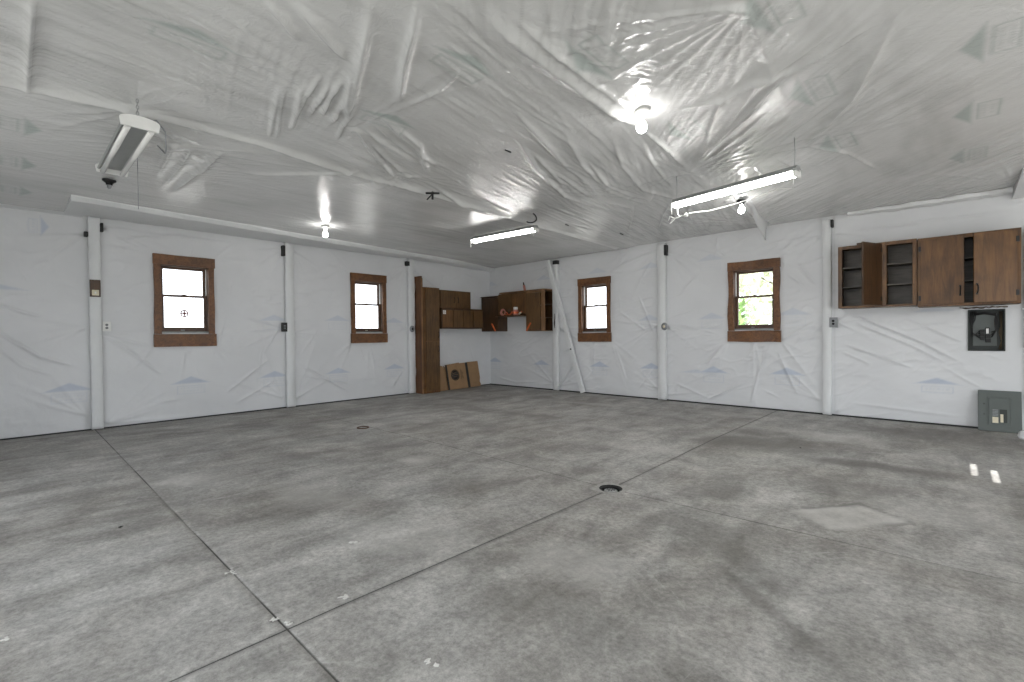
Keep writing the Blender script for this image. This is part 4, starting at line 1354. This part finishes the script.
rd = thing('double_wall_cabinet', (0, BY, 0), 0, 'wall cabinet with two large worn doors, right one ajar, above breaker box', 'cabinet')
x0, x1, z0, z1 = -0.328, 0.525, 1.448, 2.268
carcass(rd, x0, x1, FR, -0.012, z0, z1, M['cab'], inner=M['cab_in'], shelves=((x0 + .018, x1 - .018, 1.725), (x0 + .018, x1 - .018, 1.985)))
m = MB()
for a, b in ((x0, x0 + 0.05), (x1 - 0.05, x1)):
    m.box(a, b, FR - 0.018, FR - 0.001, z0, z1, 0.002)
m.box(x0 + 0.05, x1 - 0.05, FR - 0.018, FR - 0.001, z0, z0 + 0.03, 0.002)
m.box(x0 + 0.05, x1 - 0.05, FR - 0.018, FR - 0.001, z1 - 0.045, z1, 0.002)
m.build('face_frame', M['cab_warm'], rd)
d1 = door(rd, -0.300, 0.078, FR - 0.019, z0 + 0.022, z1 - 0.030, M['cab_warm'], 0.045, 1.62)
for z in (z0 + 0.10, z1 - 0.13):
    MB().box(-0.318, -0.296, FR - 0.040, FR - 0.018, z - 0.03, z + 0.03, 0.002).build('hinge', M['iron'], d1)
d2 = MB().box(-0.36, 0.0, -0.019, 0.0, z0 + 0.024, z1 - 0.028, 0.003).build('ajar_door', M['cab_warm'], rd, 'door standing ajar')
d2.location = (0.488, FR - 0.020, 0)
d2.rotation_euler = (0, 0, math.radians(20))
m = MB()
pull(m, -0.335, -0.019, 1.62)
m.build('handle', M['iron'], d2, 'dark metal pull handle')
for z in (z0 + 0.12, z1 - 0.12):
    MB().box(-0.012, 0.016, -0.022, -0.0, z - 0.03, z + 0.03, 0.002).build('hinge', M['iron'], d2)

# open breaker box let into the wall under it
bx = thing('breaker_box', (0, BY, 0), 0, 'open dark breaker box full of wires let into the wall under the cabinets', 'breaker box')
a, b, c, d = PANEL
m = MB()
m.box(a + .002, a + 0.012, -0.022, 0.10, c + .002, d - .002)
m.box(b - 0.012, b - .002, -0.022, 0.10, c + .002, d - .002)
m.box(a + .012, b - .012, -0.022, 0.10, c + .002, c + 0.012)
m.box(a + .012, b - .012, -0.022, 0.10, d - 0.012, d - .002)
m.box(a + .012, b - .012, 0.092, 0.10, c + .012, d - .012)
m.build('enclosure', M['panel_dark'], bx)
MB().box(a + 0.045, b - 0.065, 0.078, 0.092, c + 0.06, d - 0.05, 0.002).build('mounting_plate', M['panel'], bx)
brk = []
for i in range(3):
    brk.append(MB().box(a + 0.105, a + 0.145, 0.030, 0.078, c + 0.13 + i * 0.042, c + 0.168 + i * 0.042, 0.002).build('breaker', M['rubber'], bx))
for i in range(2):
    bb_ = MB().box(a + 0.150, a + 0.195, 0.026, 0.078, c + 0.10 + i * 0.05, c + 0.146 + i * 0.05, 0.002).build('breaker', M['rubber'], bx)
MB().box(a + 0.155, a + 0.178, 0.020, 0.030, c + 0.205, c + 0.265, 0.002).build('tag', M['white'], bx, 'small white label block')
MB().box(a + 0.150, a + 0.185, 0.030, 0.078, c + 0.205, c + 0.275, 0.002).build('main_switch', M['rubber'], bx)
rng = random.Random(4)
for i in range(4):
    x = a + 0.03 + 0.014 * i
    pts = [(x, 0.05, d - 0.02), (x - 0.01, 0.045, d - 0.12), (a + 0.03 + rng.uniform(0, .02), 0.04, c + 0.30), (a + 0.035, 0.035, c + 0.22 - 0.02 * i), (a + 0.105, 0.04, c + 0.15 + 0.03 * i)]
    MB().tube(pts, 0.0055, 6).build('cable', M['rubber'], bx)
for i in range(3):
    pts = [(a + 0.06, 0.05, d - 0.05 - 0.008 * i), (a + 0.14, 0.04, d - 0.035 - 0.008 * i), (b - 0.08, 0.035, d - 0.05 - 0.012 * i), (b - 0.065 - 0.01 * i, 0.03, d - 0.14), (b - 0.075, 0.03, c + 0.24), (a + 0.20, 0.035, c + 0.16 + 0.03 * i)]
    MB().tube(pts, 0.006, 6).build('cable', M['rubber'], bx)
for i in range(3):
    pts = [(b - 0.045 + 0.01 * i, 0.06, d - 0.03), (b - 0.035 + 0.004 * i, 0.05, d - 0.2), (b - 0.05 + 0.012 * i, 0.05, c + 0.22), (b - 0.03, 0.055, c + 0.12), (b - 0.05 + .012 * i, 0.06, c + 0.02)]
    MB().tube(pts, 0.0035, 6).build('bare_wire', M['copper'], bx)
# torn scraps of dark film hanging between the cabinet and the box
tm = thing('torn_film_strip', (0.10, BY - 0.03, 1.41), 0, 'dark torn strip of film tucked above the open breaker box', 'film strip')
m = MB()
rng = random.Random(8)
pts = [(-0.06 + 0.40 * k / 16, rng.uniform(-.006, .006), 0.012 + rng.uniform(-.006, .010)) for k in range(17)]
m.tube(pts, [0.004 + 0.006 * rng.random() for _ in pts], 6)
m.build('strip', M['cab_dark'], tm)

# the box's cover standing on the floor
cv = thing('breaker_cover', (0.372, BY - 0.135, 0.0), 0, 'grey-green metal breaker panel cover standing on the floor against the wall', 'panel cover')
cv.rotation_euler = (math.radians(-12), 0, 0)
MB().box(-0.175, 0.175, -0.014, 0.0, 0.002, 0.470, 0.004).build('cover_plate', M['panel'], cv)
m = MB()
for (a, b, c, d) in ((-0.10, 0.095, 0.075, 0.085), (-0.10, 0.095, 0.385, 0.395), (-0.10, -0.09, 0.085, 0.385), (0.085, 0.095, 0.085, 0.385)):
    m.box(a, b, -0.020, -0.014, c, d, 0.001)
m.build('door_frame', M['panel'], cv)
hd = MB().box(-0.085, 0.08, -0.022, -0.0145, 0.09, 0.38, 0.002).build('inner_door', M['panel'], cv)
MB().box(0.0, 0.060, -0.0235, -0.0222, 0.105, 0.255, 0.0005).build('breaker_slot', M['panel_dark'], hd, 'dark breaker cut-out')
m = MB()
m.box(-0.058, -0.010, -0.0240, -0.0222, 0.098, 0.165, 0.0005)
m.build('cream_label', M['cream'], hd, 'cream paper label')
m = MB()
m.box(0.006, 0.030, -0.0250, -0.0236, 0.108, 0.20, 0.0005)
m.build('cream_label', M['cream'], hd, 'cream paper label')
m = MB()
for k in range(5):
    m.box(-0.056, -0.012, -0.0236, -0.0222, 0.178 + k * 0.016, 0.186 + k * 0.016, 0.0004)
m.build('print', M['grey'], hd)
for z in (0.19, 0.31):
    MB().lathe([(0, 0), (0.006, 0), (0.005, 0.004), (0, 0.004)], 12, Matrix.Translation((-0.125, -0.014, z)) @ Matrix.Rotation(HALF, 4, 'X')).build('screw', M['iron'], cv)
rg = MB()
t = bmesh.new()
bmesh.ops.create_icosphere(t, subdivisions=3, radius=0.055)
rng = random.Random(3)
for vv in t.verts:
    vv.co *= 1 + 0.25 * math.sin(vv.co.x * 60) * math.cos(vv.co.y * 50 + vv.co.z * 70)
    vv.co.z = max(vv.co.z * 0.9, -0.03)
for f in t.faces:
    f.smooth = True
rg._merge(t, Matrix.Translation((0, 0, 0.031)))
rag_o = rg.build('white_rag', M['trim_film'])
rag_o.location = (0.545, 7.36, 0.0)
tag(rag_o, 'crumpled white rag on the floor beside the breaker panel cover', 'rag')
# grey conduit right of the cabinets
cd = thing('conduit', (0.585, BY - 0.035, 0), 0, 'grey conduit running down the wall at the right edge of the cabinets', 'conduit')
MB().tube([(0, 0, 0.95), (0, 0, 1.6), (0, 0, 2.3)], 0.019, 12).build('pipe', M['grey'], cd)
MB().box(-0.035, 0.035, 0.006, 0.034, 1.38, 1.41, 0.003).build('pipe_strap', M['steel'], cd)


# ------------------------------------------------------------------ outlets, switches and brackets on the posts
def outlet(loc, rz, label, plate, face, w2=0.036, h2=0.058, cat='outlet', name='wall_outlet', round_=False, deep=0.03):
    o = thing(name, loc, rz, label, cat)
    if round_:
        rot = Matrix.Rotation(HALF, 4, 'X') @ Matrix.Scale(1.25, 4, (0, 1, 0))
        MB().lathe([(0, 0), (0.052, 0), (0.054, 0.006), (0.050, deep), (0, deep)], 24, rot).build('cover', plate, o)
        MB().lathe([(0, deep), (0.022, deep), (0.022, deep + .004), (0, deep + .004)], 20, rot).build('receptacle', face, o)
    else:
        MB().box(-w2, w2, -deep, 0.0, -h2, h2, 0.004).build('cover', plate, o)
        for z in (-0.02, 0.02):
            rr = MB().lathe([(0, 0), (0.0155, 0), (0.0155, 0.003), (0, 0.003)], 16, Matrix.Translation((0, -deep, z)) @ Matrix.Rotation(HALF, 4, 'X')).build('receptacle', face, o)
            m = MB()
            for sx in (-0.006, 0.006):
                m.box(sx - 0.0012, sx + 0.0012, -deep - 0.0042, -deep - 0.0032, z - 0.005, z + 0.005)
            m.build('slot', M['black'], rr)
    return o


outlet((WX + 0.03, 0.865, 1.325), LEFT, 'white double outlet beside the leftmost wrapped post on the left wall', M['white'], M['grey'], 0.042, 0.062)
sw = thing('switch_box', (WX + PD, 0.755, 1.80), LEFT, 'dark switch box with a cream switch, high on the leftmost wrapped post', 'switch')
MB().box(-0.052, 0.052, -0.04, 0.0, -0.10, 0.115, 0.005).build('box', M['cab_dark'], sw)
MB().box(-0.034, 0.034, -0.046, -0.0405, -0.085, -0.015, 0.003).build('switch_plate', M['cream'], sw)
MB().box(-0.008, 0.008, -0.056, -0.0465, -0.062, -0.038, 0.002).build('toggle', M['white'], sw)
outlet((WX + 0.03, 3.085, 1.33), LEFT, 'black outlet box at the left edge of the middle wrapped post on the left wall', M['rubber'], M['grey'], 0.04, 0.075, deep=0.05)
outlet((WX + PD, 5.56, 1.31), LEFT, 'oval grey outlet cover on the wrapped post left of the plank', M['grey'], M['iron'], round_=True)
outlet((-3.655, BY - PD, 1.285), 0, 'round dark outlet with a pale centre on the post between the back windows', M['grey'], M['cream'], round_=True)
outlet((-1.215, BY - 0.055, 1.29), 0, 'grey metal outlet box on the post left of the open wall cabinet', M['grey'], M['iron'], 0.045, 0.068, deep=0.045)
for loc, rz, h2, wd, lab in (((WX + 0.05, 0.835, 2.60), LEFT, .055, .014, 'black bracket at the top right of the leftmost post'),
                             ((WX + 0.05, 0.682, 2.49), LEFT, .03, .02, 'little black bracket on the left edge of the leftmost post'),
                             ((WX + 0.05, 3.09, 2.58), LEFT, .085, .022, 'tall black bracket at the top of the middle post on the left wall'),
                             ((WX + 0.05, 5.49, 2.62), LEFT, .045, .035, 'square black bracket on the post left of the plank'),
                             ((-6.03, BY - 0.06, 2.66), 0, .04, .06, 'black bracket at the top of the post by the leaning brace'),
                             ((-3.635, BY - 0.06, 2.60), 0, .09, .022, 'tall black bracket on the post between the back windows'),
                             ((-1.232, BY - 0.06, 2.65), 0, .05, .014, 'black bracket at the top of the post left of the open cabinet')):
    o = MB().box(-wd, wd, -0.03, 0.05, -h2, h2, 0.004).box(-wd * 0.6, wd * 0.6, -0.036, -0.03, -h2 * 0.5, h2 * 0.5, 0.002).build('post_bracket', M['rubber'])
    o.location = loc
    o.rotation_euler = (0, 0, rz)
    tag(o, lab, 'bracket')
cc = MB().tube([(0, 0, 0), (0.004, 0, -0.09), (-0.004, -0.004, -0.2), (0.002, 0, -0.30)], [.005, .008, .012, .004], 8).build('cable_loop', M['rubber'])
cc.location = (-6.045, BY - PD - 0.015, 1.60)
tag(cc, 'short black cable hanging on the post beside the corner cabinets', 'cable')


# ------------------------------------------------------------------ lamps
def bulb_lamp(loc, label, lit=True, dark_base=False):
    o = thing('bulb_lamp', loc, 0, label, 'lamp')
    MB().lathe([(0, 0), (0.055, 0), (0.056, -0.012), (0.040, -0.024), (0.028, -0.034), (0.026, -0.05), (0, -0.05)], 24).build('socket', M['iron'] if dark_base else M['white'], o)
    if lit:
        MB().lathe([(0, -0.048), (0.014, -0.05), (0.017, -0.07), (0.033, -0.095), (0.037, -0.118), (0.030, -0.140), (0.016, -0.151), (0, -0.153)], 24).build('bulb', M['bulb_on'], o)
    else:
        MB().lathe([(0, -0.05), (0.02, -0.05), (0.018, -0.07), (0.012, -0.085), (0, -0.088)], 18).build('socket_insert', M['grey'], o)
    return o


bulb_lamp((-1.63, 3.11, CH - 0.02), 'lit bare bulb in the middle of the ceiling, above the floor drain')
bulb_lamp((-6.45, 3.06, CH - 0.05), 'lit bare bulb on the ceiling near the left wall')
bulb_lamp((-1.84, 5.95, CH - 0.04), 'lit bare bulb behind the right fluorescent light', dark_base=True)
bulb_lamp((-6.03, 0.69, CH - 0.05), 'empty black bulb socket on the ceiling beyond the unlit tube light', lit=False, dark_base=True)


def strip_light(p, q, label, wires=True, cord=False, seed=0):
    p, q = Vector(p), Vector(q)
    c = (p + q) / 2
    d = q - p
    L = d.length
    o = thing('fluorescent_light', c, math.atan2(d.y, d.x), label, 'lamp')
    m = MB()
    m.prism([(-0.066, 0.011), (-0.060, 0.011), (-0.050, 0.0135), (0.050, 0.0135), (0.060, 0.011), (0.066, 0.011), (0.050, 0.030), (0.024, 0.058), (-0.024, 0.058), (-0.050, 0.030)], -L / 2, L / 2, Matrix.Rotation(-HALF, 4, 'Z'))
    m.build('housing', M['reflector'], o)
    for sy in (-0.026, 0.026):
        MB().tube([(-L / 2 + 0.02, sy, -0.006), (0, sy, -0.006), (L / 2 - 0.02, sy, -0.006)], 0.0165, 12).build('tube', M['tube_on'], o)
    for sx in (-1, 1):
        MB().box(sx * L / 2, sx * (L / 2 - 0.02), -0.055, 0.055, -0.030, 0.03, 0.004).build('end_cap', M['white'], o)
        x = sx * (L / 2 - 0.03)
        top = CH - 0.012 - c.z
        m = MB()
        m.tube([(x, 0, 0.058), (x + 0.004, 0.003, top * 0.6), (x, 0, top)], 0.0035, 6)
        m.build('hanger', M['steel'], o)
        m = MB()
        m.tube([(x + 0.015 * sx, -0.06, 0.02), (x + 0.018 * sx, -0.062, -0.05), (x + 0.016 * sx, -0.058, -0.10)], 0.004, 6)
        m.build('hanger_tail', M['white'], o)
    if cord:
        rng = random.Random(seed)
        m = MB()
        x = -L / 2
        m.tube([(x + 0.06, -0.03, -0.02), (x + 0.07, -0.04, -0.10), (x + 0.10, -0.05, -0.14), (x + 0.2, -0.02, -0.12), (x + 0.34, 0.10, -0.11), (x + 0.5, 0.28, -0.05), (x + 0.60, 0.46, 0.02), (x + 0.68, 0.72, 0.12), (x + 0.71, 0.98, 0.17)], 0.005, 8)
        m.tube([(x + 0.10, -0.05, -0.14), (x + 0.02, -0.06, -0.15), (x - 0.01, -0.06, -0.19), (x + 0.05, -0.05, -0.145), (x + 0.0, -0.07, -0.12), (x - 0.03, -0.05, -0.15)], 0.005, 8)
        m.lathe([(0, 0), (0.016, 0.004), (0.018, 0.02), (0.010, 0.035), (0, 0.036)], 12, Matrix.Translation((x + 0.16, -0.03, -0.15)))
        m.build('power_cord', M['white'], o)
    return o


strip_light((-2.08, 4.64, 2.455), (-0.93, 4.42, 2.455), 'lit white fluorescent strip light with a looped cord, nearest the right wall cabinets', cord=True)
strip_light((-5.27, 4.78, 2.575), (-4.09, 4.86, 2.575), 'lit white fluorescent strip light hanging toward the back left corner')

ol = thing('old_tube_light', (-4.46, 0.60, 2.545), math.pi, 'unlit two-tube open light with white end plates, hung near the left side of the ceiling', 'lamp')
L = 1.22
MB().prism([(-0.095, 0.0), (-0.085, -0.008), (-0.05, 0.010), (0.05, 0.010), (0.085, -0.008), (0.095, 0.0), (0.05, 0.045), (-0.05, 0.045)], -L / 2, L / 2, Matrix.Rotation(-HALF, 4, 'Z')).build('reflector', M['reflector'], ol)
for sy in (-0.062, 0.062):
    MB().tube([(-L / 2 + 0.02, sy, -0.026), (0, sy, -0.026), (L / 2 - 0.02, sy, -0.026)], 0.017, 12).build('tube', M['tube_off'], ol)
for sx in (-1, 1):
    n = 14
    poly = [(0.105 * math.cos(math.pi * k / n), 0.02 + 0.03 * math.sin(math.pi * k / n)) for k in range(n + 1)] + [(-0.098, -0.028), (0.098, -0.028)]
    MB().prism(poly, -0.008, 0.008, Matrix.Translation((sx * L / 2, 0, 0)) @ Matrix.Rotation(HALF, 4, 'Z')).build('end_plate', M['white'], ol)
    x = sx * (L / 2 - 0.08)
    m = MB()
    top = CH - 0.03 - 2.545
    for k in range(7):
        z0_ = 0.045 + (top - 0.045) * k / 7
        z1_ = 0.045 + (top - 0.045) * (k + 1) / 7
        zc, hz = (z0_ + z1_) / 2, (z1_ - z0_) * 0.62
        m.tube([(x + (0.007 * math.cos(a) if k % 2 else 0), (0 if k % 2 else 0.007 * math.cos(a)), zc + hz * math.sin(a)) for a in [2 * math.pi * i / 12 for i in range(12)]], 0.0022, 5, True)
    m.build('hanging_chain', M['steel'], ol)
m = MB()
xx = -L / 2
m.tube([(xx + 0.10, 0.0, 0.05), (xx + 0.02, -0.09, 0.06), (xx + 0.03, -0.14, 0.0), (xx + 0.12, -0.16, -0.09), (xx + 0.10, -0.15, -0.12), (xx + 0.22, -0.13, -0.04)], 0.005, 8)
m.build('power_cord', M['grey'], ol)
ps = thing('pull_string', (-4.95, 0.75, CH - 0.03), 0, 'long thin pull string hanging from the ceiling right of the unlit tube light', 'string')
MB().tube([(0, 0, 0), (0.002, 0, -0.25), (0, 0, -0.50)], 0.0028, 6).build('string', M['grey'], ps)

# hooks left in the ceiling
hk = thing('ceiling_hook', (-3.98, 4.72, CH - 0.02), 0, 'black J-shaped hook hanging from the ceiling right above the back left strip light', 'hook')
m = MB()
m.tube([(-0.03, -0.02, 0), (-0.005, -0.004, -0.03)] + [(-0.055 + 0.06 * math.cos(a), -0.04 + 0.045 * math.cos(a), -0.07 - 0.05 * math.sin(a)) for a in [-0.2 + 2.6 * i / 10 for i in range(11)]], 0.0085, 8)
m.build('hook', M['iron'], hk)
h2 = thing('ceiling_clip', (-4.11, 3.15, CH - 0.05), 0, 'small black forked clip on the ceiling seam between the two lit bare bulbs', 'clip')
m = MB()
m.tube([(0, 0, 0.0), (0, 0, -0.03), (0.012, -0.012, -0.085)], 0.012, 8)
m.tube([(0, 0, -0.02), (-0.05, -0.04, -0.085)], 0.007, 8)
m.tube([(-0.06, -0.045, -0.012), (0.06, 0.045, -0.020)], 0.012, 8)
m.build('clip', M['iron'], h2)
for loc, lab in (((-4.05, 5.44, CH - 0.03), 'small dark nail poking through the ceiling film right of the black hook'), ((-2.82, 2.94, CH - 0.015), 'tiny dark staple in the middle of the wrinkled ceiling film'),
                 ((-3.84, 6.59, CH - 0.02), 'small dark nail in the ceiling near the back wall, above the left back window')):
    o = MB().tube([(0, 0, 0.0), (0.03, 0.03, -0.018), (0.05, 0.02, -0.03)], [0.006, 0.008, 0.005], 8).build('ceiling_nail', M['iron'])
    o.location = loc
    tag(o, lab, 'nail')

# ------------------------------------------------------------------ things on the floor
dr = thing('floor_drain', (DRAIN[0], DRAIN[1], -0.0305), 0, 'round recessed metal floor drain where the two floor joints cross', 'drain')
t = bmesh.new()                              # pale square collar with a round hole
n = 32
R0 = 0.088
inner = [t.verts.new((R0 * math.cos(2 * math.pi * i / n), R0 * math.sin(2 * math.pi * i / n), 0.003)) for i in range(n)]
outer = []
for i in range(n):
    a = 2 * math.pi * i / n
    s = (HS + 0.004) / max(abs(math.cos(a)), abs(math.sin(a)))
    outer.append(t.verts.new((s * math.cos(a), s * math.sin(a), 0.004)))
low = [t.verts.new((vv.co.x, vv.co.y, -0.02)) for vv in inner]
low2 = [t.verts.new((vv.co.x, vv.co.y, -0.02)) for vv in outer]
for i in range(n):
    j = (i + 1) % n
    t.faces.new((inner[i], inner[j], outer[j], outer[i]))
    t.faces.new((inner[i], low[i], low[j], inner[j]))
    t.faces.new((outer[i], outer[j], low2[j], low2[i]))
    t.faces.new((low[i], low2[i], low2[j], low[j]))
bmesh.ops.recalc_face_normals(t, faces=t.faces)
m = MB()
m._merge(t)
m.build('collar', M['collar'], dr, 'pale concrete collar')
MB().lathe([(0.088, 0.004), (0.087, -0.06), (0, -0.06), (0, -0.066), (0.0875, -0.066), (0.0878, -0.02)], 32).build('cup', M['black'], dr)
MB().lathe([(0.087, -0.004), (0.087, -0.012), (0.070, -0.020), (0.066, -0.016), (0.070, -0.010), (0.080, -0.002), (0.087, -0.004)], 32).build('rim', M['iron'], dr)
m = MB()
m.lathe([(0, -0.004), (0.030, -0.005), (0.050, -0.012), (0.052, -0.030), (0, -0.030)], 24)
m.build('strainer', M['steel'], dr)
m = MB()
for i in range(8):
    a = 2 * math.pi * i / 8
    m.box(-0.004, 0.004, 0.010, 0.034, -0.0062, -0.0040, 0.0005, Matrix.Rotation(a, 4, 'Z'))
m.build('slot', M['black'], dr)
rr = MB().tube([(0.07 * math.cos(a), 0.07 * math.sin(a), 0.007) for a in [2 * math.pi * i / 30 for i in range(30)]], 0.007, 8, True).build('rusty_ring', M['rust'])
rr.location = (-5.47, 3.05, 0.0)
tag(rr, 'rusty iron ring lying on the floor in front of the left wall windows', 'ring')


def flake(loc, seed, size, label, mat=None):
    rng = random.Random(seed)
    t = bmesh.new()
    size *= 0.8
    for k in range(4):
        n = 7
        cx, cy = rng.uniform(-1, 1) * size, rng.uniform(-0.6, 0.6) * size
        top, bot = [], []
        tilt = rng.uniform(-0.5, 0.5)
        for i in range(n):
            a = 2 * math.pi * i / n
            r = size * rng.uniform(0.15, 0.65)
            x, y = cx + r * math.cos(a), cy + r * math.sin(a)
            z = 0.002 + size * 0.18 * rng.random() + max(0, tilt * (x - cx))
            top.append(t.verts.new((x, y, z + 0.003)))
            bot.append(t.verts.new((x, y, z)))
        t.faces.new(top)
        t.faces.new(bot[::-1])
        for i in range(n):
            j = (i + 1) % n
            t.faces.new((top[i], bot[i], bot[j], top[j]))
    bmesh.ops.recalc_face_normals(t, faces=t.faces)
    m = MB()
    m._merge(t)
    o = m.build('paint_flake', mat or M['flake'])
    o.location = (loc[0], loc[1], float(slope(np.float64(loc[0]), np.float64(loc[1]))))
    tag(o, label, 'flake', 'paint flakes on the floor')
    return o


flake((-2.58, 0.72, 0), 1, 0.028, 'white paint flake on the floor joint, left of the joint crossing nearest the camera')
flake((-2.03, 0.72, 0), 2, 0.022, 'white paint flake just left of the nearest crossing of the floor joints')
flake((-1.955, 0.745, 0), 3, 0.022, 'white paint flake right on the nearest crossing of the floor joints')
flake((-2.46, 1.30, 0), 4, 0.030, 'white paint flake lying alone on the floor between the two long joints')
flake((-1.96, 0.99, 0), 5, 0.030, 'stretched white paint flake beside the joint running to the drain')
flake((-2.66, -0.03, 0), 6, 0.018, 'white paint flake at the left edge of the view, nearest the camera')
flake((-1.34, 1.00, 0), 7, 0.026, 'flat white paint flake on bare floor in front of the drain, nearest the view bottom')
flake((-7.93, 5.80, 0), 8, 0.030, 'white paint flake on the floor at the foot of the pantry cabinet')
flake((-3.72, 0.45, 0), 9, 0.018, 'little dark crumb on the floor right of the leftmost post', M['rubber'])
flake((-1.12, 5.38, 0), 10, 0.014, 'little dark crumb on the dark floor stain before the back wall', M['rubber'])


# ------------------------------------------------------------------ outside: trees seen through the right back window
def tree(loc, h, r, seed, label, n=900, leaf='leaf', ls=1.0):
    rng = random.Random(seed)
    o = thing('leafy_tree', loc, 0, label, 'tree')
    m = MB()
    m.tube([(0, 0, 0), (0.05, 0, h * 0.3), (-0.05, 0.05, h * 0.6), (0, 0, h * 0.9)], [0.12, 0.09, 0.06, 0.02], 8)
    for k in range(7):
        a = rng.uniform(0, 6.28)
        z = h * rng.uniform(0.3, 0.7)
        m.tube([(0, 0, z), (r * .4 * math.cos(a), r * .4 * math.sin(a), z + h * .12), (r * .8 * math.cos(a), r * .8 * math.sin(a), z + h * .18)], [0.05, 0.03, 0.01], 6)
    m.build('trunk', M['bark'], o)
    t = bmesh.new()
    for k in range(n):
        while True:
            p = Vector((rng.uniform(-1, 1), rng.uniform(-1, 1), rng.uniform(-1, 1)))
            if 0.25 < p.length < 1:
                break
        p = Vector((p.x * r, p.y * r, h * 0.62 + p.z * h * 0.42))
        a = Vector((rng.uniform(-1, 1), rng.uniform(-1, 1), rng.uniform(-1, 1))).normalized()
        b_ = a.orthogonal().normalized()
        s = rng.uniform(0.07, 0.14) * ls
        q = [t.verts.new(p + a * s), t.verts.new(p + b_ * s * .5 + a * s * .2), t.verts.new(p - a * s), t.verts.new(p - b_ * s * .5 + a * s * .2)]
        t.faces.new(q)
    m = MB()
    m._merge(t)
    f = m.build('foliage', M[leaf], o)
    f['kind'] = 'stuff'
    return o


tree((-3.62, 11.6, -0.3), 2.2, 0.42, 1, 'small green bush-like tree outside, low in the left half of the right back window', 260)
tree((-3.9, 17.5, -0.3), 7.5, 3.4, 2, 'tall haze-paled green tree farther off, filling the view through the right back window', 2300, 'leaf_hazed', 2.2)
